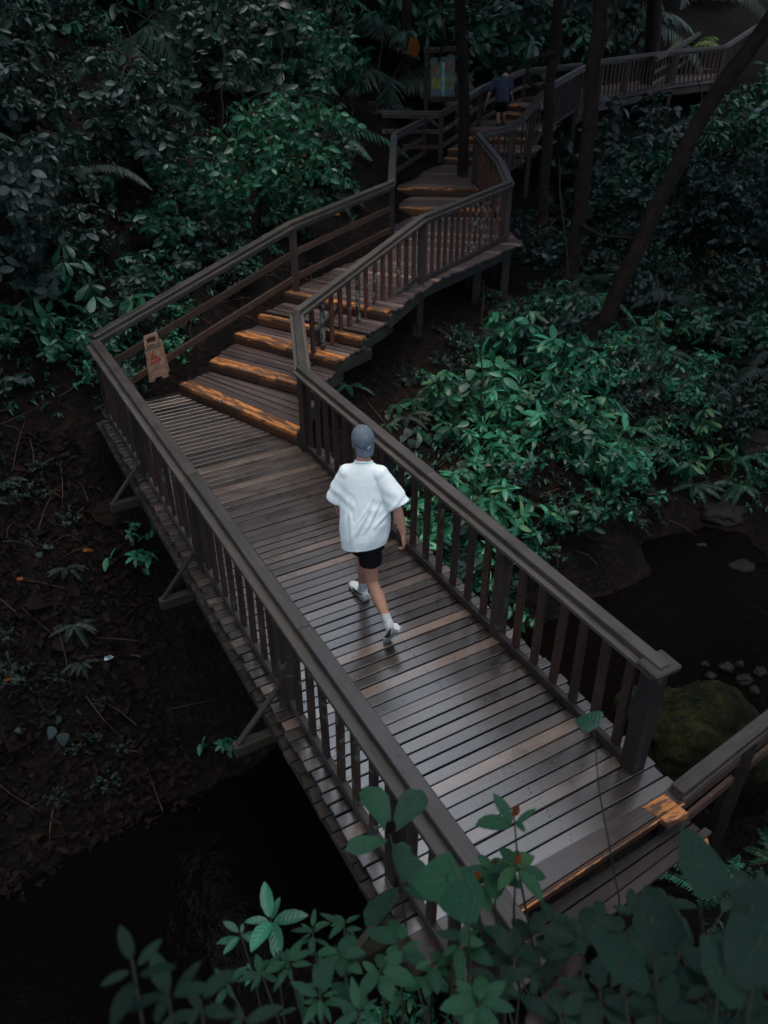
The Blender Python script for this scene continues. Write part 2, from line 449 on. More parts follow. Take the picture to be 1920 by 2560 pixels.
# ================================================================== LOWER STAIRS (five steps)
stair = empty('lower_staircase', (-1.5, 10.3, 0), 'five wide wooden steps with worn orange edges climbing from the far end of the bridge', 'staircase')
NL = [V((-2.85, 10.26, RH)), V((-2.49, 10.70, 2 * RH)), V((-2.24, 11.38, 3 * RH)), V((-1.91, 11.74, 4 * RH)), V((-1.56, 12.36, 5 * RH))]
NR = [V((-1.08, 8.76, RH)), V((-0.90, 9.72, 2 * RH)), V((-.65, 10.33, 3 * RH)), V((-.30, 10.78, 4 * RH)), V((.04, 11.42, 5 * RH))]
for i in range(5):
    L, R = NL[i], NR[i]
    if i < 4: L2, R2 = NL[i + 1].copy(), NR[i + 1].copy()
    else: L2, R2 = L + V((.3, .5, 0)), R + V((.3, .55, 0))
    z = L.z; L2.z = R2.z = z
    fw = ((L2 + R2) / 2 - (L + R) / 2).normalized()
    depth = ((L2 + R2) / 2 - (L + R) / 2).length
    ov = 0.10
    wN = 0.105
    l1, r1 = L + (L2 - L).normalized() * wN, R + (R2 - R).normalized() * wN
    mb = MB(stair.location)
    dd = (R - L).normalized()
    mid = L.lerp(R, rnd(.4, .7)); mid1 = l1.lerp(r1, .5)
    th = .05
    k1 = rnd(.45, .65)
    a, b_ = L.lerp(R, k1), l1.lerp(r1, k1)
    mb.plank(L, a - dd * .002, b_ - dd * .002, l1, th); mb.plank(a + dd * .002, R, r1, b_ + dd * .002, th)
    l2, r2 = l1 + (l1 - L).normalized() * .10, r1 + (r1 - R).normalized() * .10
    nz = V((0, 0, -.003))
    g = (l1 - L).normalized() * .006
    tread = MB(stair.location)
    if i in (0, 1, 4, 2): mb.plank(l1 + g + nz, r1 + g + nz, r2 + nz, l2 + nz, th, tone=rnd(.2, .5))
    noseo = mb
    if i < 4:
        plank_strip(tread, [l2 + nz, L2 + (L2 - L).normalized() * ov + nz], [r2 + nz, R2 + (R2 - R).normalized() * ov + nz], 5 if i != 2 else 4, th=.04, gap=.014)
        tob = tread.build('tread', M_DECK2, stair, bevel=.004)
        noseo.build('nosing_board', M_NOSE, tob, bevel=.007)
    else:
        tob = noseo.build('nosing_board', M_NOSE, stair, bevel=.007)
    ri = MB(stair.location)
    o_ = fw * .012
    kk = rnd(.4, .6)
    for (u0, u1) in ((0, kk - .002), (kk + .002, 1)):
        ri.beam(L.lerp(R, u0) + o_ - V((0, 0, .05 + .048)), L.lerp(R, u1) + o_ - V((0, 0, .098)), .035, .092)
    ri.build('riser_board', M_RISER, tob, bevel=.006)
    st = MB(stair.location)
    st.beam(R - dd * .05 + V((0, 0, -.16)), R2 - dd * .05 + V((0, 0, -.16)) + (R2 - R).normalized() * .25, .06, .16)
    st.build('stringer', M_BEAM, stair, bevel=.006)
# right railing of the stairs: short level piece up from the bridge post, then rising
c0 = B(-0.02, .02, 1.0); c1 = bz(741, 785, 1.12); c2 = bz(1055, 548, 5 * RH + 1.0); c3 = bz(1274, 460, 5 * RH + 1.0)
c1 = V((c1.x, c1.y, 1.12))
railing(stair, [c0 + V((0, 0.07, .004)), c1], .93, posts=[], mat=M_RBAL, kerb=False, sp=9, start=.8)
railing(stair, [c1, c2], .93, posts=[(c2.x, c2.y, c2.z - .03, .1)], mat=M_RBAL, start=.10, sp=.205, off=0, kerbz=.02)
deck2 = empty('middle_landing', (0.5, 14, 5 * RH), 'middle wooden landing with green flaked balusters between the lower and the second steps', 'landing')
mb = MB(deck2.location)
D2 = 5 * RH
Lp = [(-1.42, 12.42, D2), (-1.25, 12.85, D2), (.10, 15.2, D2), (.30, 17.5, D2)]
Rp = [(.17, 11.50, D2), (.86, 12.95, D2), (2.62, 15.25, D2), (2.30, 17.35, D2)]
plank_strip(mb, Lp, Rp, 46, gap=.014, jr=.035, jl=.03)
mb.build('deck', M_DECK2, deck2, bevel=.004)
mb = MB(deck2.location)
for k in (-.12, -1.3):
    mb.beam(V((.17, 11.5, D2 - .16)) + V((.87 * k, .49 * k, 0)) * 1.0, V((.80, 12.95, D2 - .16)) + V((k, 0, 0)), .08, .2)
    mb.beam(V((.80, 12.95, D2 - .16)) + V((k, 0, 0)), V((2.5, 15.25, D2 - .16)) + V((k, 0, 0)), .08, .2)
mb.build('under_beam', M_BEAM, deck2, bevel=.01)
for (x_, y_, zb) in ((.55, 12.9, -.6), (1.7, 14.6, -.6), (2.3, 15.2, -.6)):
    mb = MB(deck2.location); mb.beam((x_, y_, zb), (x_, y_, D2 - .06), .16, .16); mb.build('support_post', M_ENDS, deck2, bevel=.02)
railing(deck2, [c2, c3], 1.0, posts=[(c3.x, c3.y, c3.z - .02, -.4)], mat=M_RBAL, sp=.215, start=.14)

# left railing of stairs and landing : cap with two bars
l0 = bz(232, 850, 1.02); l1 = bz(730, 562, D2 + 1.0); l2 = bz(979, 460, D2 + 1.0)
lrail = empty('hillside_railing', (-2.6, 11, 0), 'long brown railing with two lichen spotted bars, the tan sign hanging on it', 'railing')
lrp = [l0, l1, l2]
railing(lrail, lrp, 1.0, posts=[(*l0.lerp(l1, .02).xy, 1.0, -.4), (l1.x, l1.y, l1.z - .03, .3), (l2.x, l2.y, l2.z - .03, .3)], kind='bars', bars=(.58, .2), ledgew=.15, capw=.12)
# third piece, running away beside the second steps
D3 = 7 * RH
a0 = l2 + V((0, .02, .003)); a1 = bz(985, 340, D3 + 1.0); a2 = bz(1061, 300, D3 + 1.0)
urail = empty('landing_railing', (.4, 18, D2), 'dim bent railing with two bars left of the upper landing', 'railing')
railing(urail, [a0, a1, a2], 1.0, posts=[(a1.x, a1.y, a1.z - .03), (a2.x, a2.y, a2.z - .03)], kind='bars', bars=(.6, .25), ledgew=.15, capw=.12)

# ================================================================== SECOND STEPS and upper landing
st2 = empty('short_staircase', (1.2, 17.5, D2), 'two shadowy orange edged steps at the back of the middle landing', 'staircase')
def wide_step(root, L, R, depth, n=3, ori=(0, 1, 0)):
    L, R = V(L), V(R); ori = V(ori).normalized(); dd = (R - L).normalized()
    mb = MB(root.location); mb.plank(L, R, R + ori * .13, L + ori * .13, .05)
    ob = mb.build('nosing_board', M_NOSE, root, bevel=.006)
    ri = MB(root.location); ri.beam(L + ori * .02 - V((0, 0, .10)), R + ori * .02 - V((0, 0, .10)), .035, .10)
    ri.build('riser_board', M_RISER, ob, bevel=.006)
    mb = MB(root.location)
    plank_strip(mb, [L + ori * .135, L + ori * depth], [R + ori * .135, R + ori * depth], n, gap=.014)
    mb.build('tread', M_DECK2, root, bevel=.004)
wide_step(st2, (.33, 17.45, 6 * RH), (2.25, 17.30, 6 * RH), 1.3, 10)
wide_step(st2, (.31, 18.69, D3), (2.3, 18.59, D3), 2.95, 24)
st3 = empty('upper_staircase', (2.6, 22.5, D3), 'dim flight of orange edged steps under the second walker', 'staircase')
o3 = (.35, .94, 0)
wide_step(st3, (1.5, 21.5, 8 * RH), (3.4, 20.9, 8 * RH), .45, 3, o3)
wide_step(st3, (1.62, 21.86, 9 * RH), (3.8, 21.5, 9 * RH), .95, 6, o3)
wide_step(st3, (1.95, 22.7, 10 * RH), (4.0, 22.4, 10 * RH), .35, 2, o3)
wide_step(st3, (2.1, 22.95, 11 * RH), (4.4, 22.7, 11 * RH), 2.1, 16, o3)
wide_step(st3, (3.3, 24.9, 12 * RH), (5.0, 24.35, 12 * RH), .55, 4, o3)
wide_step(st3, (3.6, 25.4, 13 * RH), (5.6, 24.9, 13 * RH), .9, 6, o3)
# right rail from the middle landing up past the stairs
r0 = c3 + V((0, .02, .003)); r1 = bz(1251, 406, D2 + 1.14); r2 = bz(1194, 338, D3 + 1.0)
rr = empty('right_railing', (2.1, 17, D2), 'angled railing with close balusters right of the short steps', 'railing')
railing(rr, [r0, r1, r2], 1.0, posts=[(r2.x, r2.y, r2.z - .02, .6, .16)], mat=M_RBAL, sp=.22)
r3 = bz(1279, 319, 2.18); r4 = bz(1303, 300, 2.32); r5 = bz(1363, 224, 2.86); r6 = bz(1450, 174, 3.05)
ur = empty('upper_stair_railing', (3, 20, D3), 'curving balustrade climbing in front of the upper steps', 'railing')
railing(ur, [r2 + V((0, 0, .003)), r3, r4, r5, r6], .95, posts=[(r3.x, r3.y, r3.z - .03, .8), (r4.lerp(r5, .5).x, r4.lerp(r5, .5).y, r4.lerp(r5, .5).z - .03, .6), (r6.x, r6.y, r6.z - .03, .6)], mat=M_BALU, sp=.15, bw=.05)
# left rails of the upper flight
b0 = by(955, 283, 21.6); b1 = by(1104, 284, 21.6); b2 = by(1176, 240, 22.9); b3 = by(1200, 224, 23.5); b4 = by(1236, 207, 24.5); b5 = by(1312, 177, 26.6); b6 = by(1455, 162, 28)
ul = empty('upper_left_railing', (1.6, 22, D3), 'weathered railing with two bars climbing behind the second walker', 'railing')
railing(ul, [b0, b1, b2, b3, b4, b5, b6], 1.0, posts=[(p.x, p.y, p.z - .03) for p in (b1, b3, b5)], kind='bars', bars=(.6, .25), ledgew=.15, capw=.12)

# ================================================================== RAISED WALKWAY top right
WZ = 13 * RH
wk = empty('raised_walkway', (8, 28, WZ), 'raised wooden walkway on posts crossing the top right behind the leaning tree', 'walkway')
w = [bz(1450, 174, 3.05), bz(1504, 153, 3.07), bz(1571, 144, 3.07), bz(1691, 129, 3.07), bz(1812, 118, 3.10), bz(1890, 67, 3.55), bz(1945, 30, 3.85)]
wR = [(p.x, p.y, min(p.z - 1.0, WZ + .05)) for p in w]
nn = V((-.66, .75, 0))
def shift(p, k): return (p[0] + nn.x * k, p[1] + nn.y * k, p[2])
mb = MB(wk.location)
plank_strip(mb, [shift(p, -.12) for p in wR], [shift(p, 1.9) for p in wR], 90, gap=.015)
mb.build('deck', M_DECK2, wk, bevel=.004)
railing(wk, [p for p in w], 1.0, posts=[(p.x, p.y, p.z - .03, .2, .14) for p in w[1:5]], mat=M_BALU, sp=.27, start=.2, bw=.07)
mb = MB(wk.location)
for a, b in zip(wR, wR[1:]):
    mb.beam(V(a) - V((0, 0, .17)), V(b) - V((0, 0, .17)), .1, .22)
mb.build('under_beam', M_CAP, wk, bevel=.01)
wl = [bz(1640, 146, 3.02), bz(1679, 127, 3.08), bz(1751, 83, 3.3), bz(1851, 47, 3.72), bz(1925, -3, 4.4)]
wlr = empty('far_railing', tuple(wl[2]), 'pale edged railing rising to the top right corner behind the raised walkway', 'railing')
railing(wlr, wl, 1.0, posts=[(p.x, p.y, p.z - .03) for p in wl[1:4]], kind='bars', bars=(.62, .3), ledgew=.16, capw=.12)
fs = empty('far_steps', tuple(wl[2] - V((0, 0, 1.2))), 'orange edged steps seen through the balusters of the raised walkway', 'steps')
for (xa, xb, y_, z_) in ((1722, 1800, 190, WZ + .06), (1722, 1795, 172, WZ + .2), (1782, 1865, 141, WZ + .55)):
    wide_step(fs, bz(xa, y_, z_), bz(xb, y_, z_), .8, 4, (.5, .86, 0))
# ================================================================== PEOPLE
def simple(name, col, rough=0.6, spec=0.4, bump=None, noise_=0.0, nscale=8, metal=0):
    m, n, b = newmat(name)
    b.inputs['Base Color'].default_value = (*col, 1); b.inputs['Roughness'].default_value = rough
    b.inputs['Specular IOR Level'].default_value = spec; b.inputs['Metallic'].default_value = metal
    if noise_:
        tx = N(n, 'ShaderNodeTexCoord'); g = N(n, 'ShaderNodeTexNoise', Scale=nscale, Detail=6.0, Roughness=0.6)
        n.links.new(tx.outputs['Object'], g.inputs['Vector'])
        lo = tuple(c * (1 - noise_) for c in col); hi = tuple(min(1, c * (1 + noise_)) for c in col)
        n.links.new(ramp(n, g.outputs[0], [(0.3, lo), (0.7, hi)]), b.inputs['Base Color'])
    if bump:
        tx = N(n, 'ShaderNodeTexCoord'); g = N(n, 'ShaderNodeTexNoise', Scale=bump[0], Detail=5.0)
        n.links.new(tx.outputs['Object'], g.inputs['Vector'])
        bp = N(n, 'ShaderNodeBump', Strength=bump[1], Distance=bump[2])
        n.links.new(g.outputs[0], bp.inputs['Height']); n.links.new(bp.outputs[0], b.inputs['Normal'])
    return m
def skinmat(name, col):
    m = simple(name, col, .5, .4, bump=(60, .2, .002), noise_=.12, nscale=14)
    b = m.node_tree.nodes['Principled BSDF']
    b.inputs['Subsurface Weight'].default_value = .12; b.inputs['Subsurface Radius'].default_value = (.02, .008, .004); b.inputs['Subsurface Scale'].default_value = .6
    return m
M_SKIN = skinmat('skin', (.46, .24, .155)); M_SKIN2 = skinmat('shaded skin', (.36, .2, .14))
M_SHIRT = simple('white cotton', (.82, .90, .88), .85, .2, bump=(300, .15, .001))
M_SHORT = simple('black shorts cloth', (.006, .006, .008), .8, .2)
M_SOCK = simple('white sock knit', (.48, .52, .53), .9, .2, bump=(250, .4, .002), noise_=.08, nscale=40)
M_SHOE = simple('white leather', (.64, .66, .64), .5, .4, noise_=.08, nscale=20)
M_SOLE = simple('grey rubber', (.30, .31, .29), .7, .3, noise_=.25, nscale=25)
M_SWOOSH = simple('black leather', (.012, .012, .014), .5)
M_CAP_ = simple('slate blue cotton', (.12, .15, .18), .85, .2, bump=(180, .3, .001), noise_=.18, nscale=22)
M_CAPW = simple('white thread', (.8, .8, .8), .6)
M_NAVY = simple('navy cotton', (.035, .045, .085), .85, .2)
M_HAIR = simple('dark hair', (.010, .008, .007), .6, .4, bump=(120, .8, .004))

def ball(bm, c, r, seg=14, mat=None):
    Mx = Matrix.Translation(V(c)) @ (mat.to_4x4() if mat else Matrix.Identity(4)) @ Matrix.Diagonal((*(r if hasattr(r, '__len__') else (r, r, r)), 1))
    bmesh.ops.create_uvsphere(bm, u_segments=seg, v_segments=seg // 2 + 2, radius=1, matrix=Mx)
def cone(bm, p0, r0, p1, r1, seg=16, caps=True):
    p0, p1 = V(p0), V(p1); d = p1 - p0; L = d.length
    if L < 1e-5: return
    Mx = Matrix.Translation((p0 + p1) / 2) @ d.to_track_quat('Z', 'Y').to_matrix().to_4x4()
    bmesh.ops.create_cone(bm, cap_ends=True, segments=seg, radius1=r0, radius2=r1, depth=L, matrix=Mx)
def limb(bm, js, seg=16):
    for (p, r) in js: ball(bm, p, r, seg)
    for (a, b) in zip(js, js[1:]): cone(bm, a[0], a[1], b[0], b[1], seg)
def loft(bm, secs, seg=28):
    rings = []
    for (c, ax, ay) in secs:
        c, ax, ay = V(c), V(ax), V(ay)
        rings.append([bm.verts.new(c + ax * cos(2 * pi * k / seg) + ay * sin(2 * pi * k / seg)) for k in range(seg)])
    for a, b in zip(rings, rings[1:]):
        for k in range(seg): bm.faces.new((a[k], a[(k + 1) % seg], b[(k + 1) % seg], b[k]))
    bm.faces.new(list(reversed(rings[0]))); bm.faces.new(rings[-1])
def finish(bm, name, mat, parent, voxel=.008, smooth=3, disp=None, cut=None):
    """fuse the shapes into one continuous skin"""
    bmesh.ops.recalc_face_normals(bm, faces=bm.faces)
    me = bpy.data.meshes.new(name); bm.to_mesh(me); bm.free()
    o = bpy.data.objects.new(name, me); COL.objects.link(o)
    r = o.modifiers.new('r', 'REMESH'); r.mode = 'VOXEL'; r.voxel_size = voxel
    if smooth:
        s_ = o.modifiers.new('s', 'SMOOTH'); s_.iterations = smooth; s_.factor = .5
    dg = bpy.context.evaluated_depsgraph_get()
    me2 = bpy.data.meshes.new_from_object(o.evaluated_get(dg)); me2.name = name
    bpy.data.objects.remove(o)
    if disp or cut:
        b2 = bmesh.new(); b2.from_mesh(me2)
        if cut:
            for (co, no) in cut:
                bmesh.ops.bisect_plane(b2, geom=list(b2.verts) + list(b2.edges) + list(b2.faces), plane_co=co, plane_no=no, clear_outer=True)
        if disp:
            b2.normal_update()
            for v_ in b2.verts: v_.co += v_.normal * disp(v_.co)
        b2.to_mesh(me2); b2.free()
    me2.polygons.foreach_set('use_smooth', [True] * len(me2.polygons))
    me2.materials.clear(); me2.materials.append(mat)
    o = bpy.data.objects.new(name, me2); COL.objects.link(o)
    if parent:
        me2.transform(Matrix.Translation(-parent.location)); o.parent = parent
    return o
def hand(bm, wr, d, pn, side, curl=.6, s=1.0):
    """wr wrist, d pointing direction, pn palm normal (fingers curl toward it), side = thumb direction"""
    d, pn, side = V(d).normalized(), V(pn).normalized(), V(side).normalized()
    wr = V(wr)
    loft(bm, [(wr, side * .026 * s, pn * .018 * s), (wr + d * .03 * s, side * .034 * s, pn * .017 * s), (wr + d * .07 * s, side * .042 * s, pn * .015 * s), (wr + d * .095 * s, side * .038 * s, pn * .012 * s)], 14)
    for i, (o_, L) in enumerate(((.030, .070), (.011, .080), (-.009, .074), (-.028, .058))):
        p = wr + d * .088 * s + side * o_ * s; a = curl * (.5 + .12 * i); js = [(p, .0095 * s)]; dd = d.copy()
        for k, f in enumerate((.42, .32, .26)):
            ang = a * (1 + .35 * k) * (1 if k else .6)
            dd = (Matrix.Rotation(ang, 3, d.cross(pn)) @ dd) if True else dd
            p = p + dd * L * f * s; js.append((p, (.0088 - .0009 * k) * s))
        limb(bm, js, 10)
    p = wr + d * .025 * s + side * .026 * s; js = [(p, .013 * s)]
    dd = (d * .7 + side * .75 + pn * .25).normalized()
    p = p + dd * .035 * s; js.append((p, .011 * s)); dd = (d * .95 + side * .3 + pn * .3).normalized()
    p = p + dd * .03 * s; js.append((p, .0098 * s)); p = p + dd * .022 * s; js.append((p, .008 * s))
    limb(bm, js, 10)

# ---------------- man in white shirt
Fw = V((-.22, .975, 0)).normalized(); Rt = V((Fw.y, -Fw.x, 0)); UP = V((0, 0, 1))
man = empty('person', (-.1, 5.47, 0), 'striding man from behind, loose white t-shirt, black shorts, backward blue grey cap', 'person')
hd = by(907, 1104, 5.655); nk = V((-.163, 5.595, 1.545)); sL = V((-.335, 5.585, 1.455)); sR = V((.008, 5.525, 1.475))
eL = V((-.405, 5.61, 1.17)); wL = by(851, 1264, 5.79); eR = V((.108, 5.41, 1.215)); wR_ = V((.155, 5.375, 1.00))
hc = V((-.160, 5.475, .93)); hL = V((-.215, 5.52, .90)); hR = V((-.125, 5.44, .90)); kR = V((-.108, 5.43, .46)); aR = V((.050, 5.115, .215))
kL = V((-.185, 5.71, .50)); aL = V((-.20, 5.775, .09))
lean = (nk - hc).normalized()
bm = bmesh.new()
ax = V((.98, -.16, .02)).normalized(); ay = ax.cross(lean).normalized()
loft(bm, [(hc - lean * .06, ax * .155, ay * .115), (hc + lean * .04, ax * .16, ay * .115), (hc + lean * .18, ax * .14, ay * .10), (hc + lean * .36, ax * .165, ay * .12), (hc + lean * .47, ax * .18, ay * .115), (hc + lean * .54, ax * .13, ay * .085)])
limb(bm, [(nk - lean * .03, .062), (nk + UP * .05 + Fw * .02, .056), (hd - UP * .03, .058)])
# head
ball(bm, hd + Fw * .01 + UP * .015, (.076, .097, .105), 20, Matrix((Rt, Fw, UP)).transposed())
ball(bm, hd + Fw * .045 - UP * .06, (.052, .058, .06), 16, Matrix((Rt, Fw, UP)).transposed())
ball(bm, hd + Fw * .105 - UP * .012, (.011, .016, .02), 10, Matrix((Rt, Fw, UP)).transposed())   # nose
ball(bm, hd + Fw * .088 - UP * .055, (.024, .012, .009), 10, Matrix((Rt, Fw, UP)).transposed())   # mouth
for sg in (-1, 1):
    ball(bm, hd + Rt * .080 * sg - UP * .012 - Fw * .005, (.010, .021, .032), 12, Matrix((Rt, Fw, UP)).transposed())
    ball(bm, hd + Rt * .030 * sg + Fw * .086 + UP * .008, (.014, .010, .009), 8, Matrix((Rt, Fw, UP)).transposed())
limb(bm, [(sL.lerp(nk, .2) - UP * .02, .046), (sL.lerp(eL, .5), .045), (eL, .040), (eL.lerp(wL, .35), .041), (wL, .026)])
limb(bm, [(sR.lerp(nk, .2) - UP * .02, .046), (sR.lerp(eR, .5), .045), (eR, .040), (eR.lerp(wR_, .35), .042), (wR_, .026)])
hand(bm, wR_, (wR_ - eR).normalized() * .9 + V((-.05, .1, -.25)), V((-.75, .5, .1)), V((-.25, -.85, -.1)) * -1, .6, 1.15)
hand(bm, wL, by(838, 1292, 5.88) - wL, V((.85, .3, .0)), V((.3, .5, .5)), .8, 1.05)
limb(bm, [(hR - UP * .0, .095), (hR.lerp(kR, .35), .083), (hR.lerp(kR, .7), .064), (kR, .055), (kR.lerp(aR, .18), .054), (kR.lerp(aR, .36) - Fw * .014, .058), (kR.lerp(aR, .65), .043), (kR.lerp(aR, .9), .032), (aR, .035)], 20)
limb(bm, [(hL, .095), (hL.lerp(kL, .4), .080), (kL, .056), (kL.lerp(aL, .3) - Fw * .014, .057), (kL.lerp(aL, .65), .042), (aL + UP * .05, .033), (aL, .035)], 20)
finish(bm, 'body', M_SKIN, man, .0058, 3)

# shirt: lofted trunk plus wide sleeves, folds pressed in along the pull lines
bm = bmesh.new()
def sec(k, wx, wy, sh=V((0, 0, 0))): return (hc + lean * k + sh, ax * wx, ay * wy)
hem = -.05
loft(bm, [sec(hem - .12, .180, .150, V((-.015, -.03, 0))), sec(hem - .03, .186, .152, V((-.015, -.032, 0))), sec(.0, .200, .160, V((-.005, -.035, 0))), sec(.14, .212, .160, V((.006, -.03, 0))), sec(.27, .214, .152, V((.005, -.012, 0))), sec(.38, .216, .140), sec(.46, .222, .126), sec(.52, .212, .112), sec(.56, .170, .100), sec(.595, .118, .086), sec(.62, .078, .074), sec(.638, .068, .068)], 44)
def sleeve(sh, el, side, hemr, out):
    sh2 = sh + V((0, 0, -.005)); end = sh.lerp(el, .92) + side * out
    d = (end - sh2).normalized(); u = d.cross(Fw).normalized(); v_ = d.cross(u).normalized()
    loft(bm, [(sh2 - d * .03, u * .068, v_ * .070), (sh2 + d * .05, u * .080, v_ * .080), (sh2.lerp(end, .5), u * .090, v_ * .088), (end, u * hemr, v_ * hemr * .95)], 24)
    ball(bm, sh2 - d * .01, (.076, .080, .074), 16); cone(bm, sh2 - d * .01, .073, nk - lean * .05 + (sh2 - nk) * .25, .070)
    return end, d
eSL, dSL = sleeve(sL + V((.035, 0, -.01)), eL + V((0, -.03, 0)), -Rt, .090, .0)
eSR, dSR = sleeve(sR + V((-.035, 0, -.01)), eR, Rt, .092, .028)
def folds(p):
    q = p - hc; x = q.dot(ax); z = q.dot(lean); y = q.dot(ay)
    r = 0
    for (sl_, off, wdt, amp, z0, z1) in ((-.35, .02, .016, .007, .0, .36), (-.55, .085, .014, .007, .05, .36), (-.22, -.045, .014, .006, -.04, .3), (-.75, .17, .018, .008, .1, .42), (.18, -.10, .013, .006, -.05, .28), (-.45, -.0, .012, .005, .12, .40), (-.05, -.14, .012, .006, .05, .36), (-.9, .25, .016, .006, .18, .45)):
        u = (x + (z - .2) * -sl_ * -1 - off + .012 * sin(z * 14 + off * 40))
        k = max(0, min(1, (z - z0) / .08)) * max(0, min(1, (z1 - z) / .1))
        r += 1.1 * amp * k * (math.exp(-(u / wdt) ** 2) - .6 * math.exp(-((u - wdt * 1.9) / wdt) ** 2))
    rn_ = noise.noise(V((x * 17 + z * 3, y * 17, z * 3.2))); r += .004 * (.22 - abs(rn_)) * (1 if z < .45 else .4)
    r += .0012 * noise.noise(V((p.x * 9, p.y * 9, p.z * 5))) + .0008 * noise.noise(p * 30)
    for e_, d_ in ((eSL, dSL), (eSR, dSR)):
        t_ = (p - e_).dot(d_)
        if (p - e_).length < .26 and t_ < .02:
            r += .0045 * sin((p - e_).dot(UP) * 55 + x * 25) * max(0, 1 - abs(t_ + .1) / .12)
    kk = max(0, 1 - abs(z - .05) / .14)
    r += .008 * kk * sin(math.atan2(y, x) * 7 + z * 9)
    return r
finish(bm, 'tshirt', M_SHIRT, man, .006, 9, disp=folds, cut=[(hc + lean * (hem - .035), -lean + ax * .16)])
# hem bands and collar as thin rolls
bm = bmesh.new()
prev = None; ring = []
for k in range(25):
    a = 2 * pi * k / 24
    ring.append((nk + lean * (.006 + .012 * sin(a)) + ax * .070 * cos(a) + ay * .070 * sin(a) - Fw * .0, .0075))
limb(bm, ring, 8)
finish(bm, 'collar', M_SHIRT, [c for c in man.children if c.name.startswith('tshirt')][0] if False else man, .004, 1)
# shorts
bm = bmesh.new()
loft(bm, [(hc + lean * .10, ax * .15, ay * .118), (hc - lean * .05, ax * .168, ay * .128), (hc - lean * .13, ax * .165, ay * .12)], 28)
for h_, k_ in ((hR, kR), (hL, kL)):
    d = (k_ - h_).normalized(); u = d.cross(Fw).normalized(); v_ = d.cross(u).normalized()
    e_ = h_.lerp(k_, .56)
    loft(bm, [(h_ - d * .02, u * .098, v_ * .11), (h_.lerp(k_, .3), u * .100, v_ * .102), (e_, u * .098, v_ * .096)], 24)
finish(bm, 'shorts', M_SHORT, man, .007, 2, disp=lambda p: .004 * noise.noise(p * 12))
# socks and shoes
def shoe(an, toe, upv, sk0, label=None):
    an, toe = V(an), V(toe); f = (toe - an); 
    upv = V(upv).normalized(); f = (f - upv * f.dot(upv)).normalized(); r = f.cross(upv)
    base = an - upv * .078; heel = base - f * .075
    sk = bmesh.new()
    limb(sk, [(V(sk0), .040), (an + (V(sk0) - an) * .4, .0395), (an + upv * .01, .042), (an + f * .02 - upv * .02, .042)], 18)
    so_ = finish(sk, 'sock', M_SOCK, man, .005, 2, disp=lambda p: .0016 * sin(p.z * 420))
    b1 = bmesh.new()
    L = .30
    S_ = [(0.0, .028, .055), (.05, .037, .066), (.10, .038, .052), (.15, .042, .042), (.20, .049, .034), (.25, .047, .028), (.28, .036, .022), (.298, .018, .012)]
    loft(b1, [(heel + f * (k - .005) + upv * (h_ * .5 + .018), r * w_, upv * (h_ * .62)) for k, w_, h_ in S_], 22)
    loft(b1, [(an - upv * .04, r * .042, f * .055), (an + upv * .005, r * .044, f * .054)], 20)
    up_ = finish(b1, 'shoe', M_SHOE, man, .0055, 3)
    b2 = bmesh.new()
    pts = [(-.004, .03), (.03, .041), (.09, .040), (.15, .044), (.20, .052), (.25, .050), (.285, .036), (.303, .012)]
    loop_t = [heel + f * k + r * w_ for k, w_ in pts] + [heel + f * k - r * w_ for k, w_ in reversed(pts)]
    vs = [b2.verts.new(p - upv * .0) for p in loop_t]; vt = [b2.verts.new(p + upv * .030) for p in loop_t]
    b2.faces.new(list(reversed(vs))); b2.faces.new(vt)
    for k in range(len(vs)): b2.faces.new((vs[k], vs[(k + 1) % len(vs)], vt[(k + 1) % len(vs)], vt[k]))
    so2 = finish(b2, 'sole', M_SOLE, None, .0045, 1)
    so2.data.transform(Matrix.Translation(-man.location)); so2.parent = up_
    # curved black stripe on both flanks, fat at the front hook and thin towards the heel
    for sg in (-1, 1):
        mb = MB(man.location)
        path = [(.175, .040, .006), (.15, .030, .014), (.115, .032, .013), (.08, .042, .009), (.045, .054, .006), (.015, .062, .003)]
        wd = lambda k: (.0405 + .006 * min(1, max(0, (k - .05) / .1)))
        P = []
        for k, h_, q in path:
            x_ = wd(k) + .0035
            P.append((heel + f * k + upv * (h_ + .012 + q) + r * sg * (x_ - (h_ - .02) * .10), heel + f * k + upv * (h_ + .012 - q) + r * sg * (x_ + .002 - (h_ - .02) * .10)))
        for (a, b), (c_, d_) in zip(P, P[1:]): mb.poly([a, c_, d_, b])
        s3 = mb.build('stripe', M_SWOOSH, up_)
        sm = s3.modifiers.new('t', 'SOLIDIFY'); sm.thickness = .006; sm.offset = 0
tR = V((.015, 5.16, .03))
fR = (V((-.02, 5.235, .05)) - aR)
shoe(aR, aR + V((-.42, .46, -.77)), V((-.75, .35, .55)), kR.lerp(aR, .74))
shoe(aL, V((-.33, 6.0, .09)), (0, 0, 1), kL.lerp(aL, .75))
# cap worn backwards
bm = bmesh.new()
Mh = Matrix((Rt, (Fw + UP * .05).normalized(), UP)).transposed()
ball(bm, hd + UP * .030 - Fw * .002, (.089, .108, .104), 28, Mh)
def capd(p):
    q = p - hd; a = math.atan2(q.dot(Fw), q.dot(Rt)); h_ = q.dot(UP)
    s6 = abs(((a / (pi / 3)) % 1.0) - .5) * 2
    return (-.0022 if s6 > .93 else 0) + .0022 * noise.noise(q * 42) + (.0020 * sin(a * 9 + h_ * 60) * max(0, h_ - .05) / .08)
capo = finish(bm, 'cap', M_CAP_, man, .0045, 2, disp=capd, cut=[(hd + UP * -.012, -UP + Fw * .10)])
sm = capo.modifiers.new('t', 'SOLIDIFY'); sm.thickness = .004; sm.offset = 1
bm = bmesh.new()
ball(bm, hd + UP * .137, (.008, .008, .005), 10)
finish(bm, 'cap_button', M_CAP_, None, .002, 1)
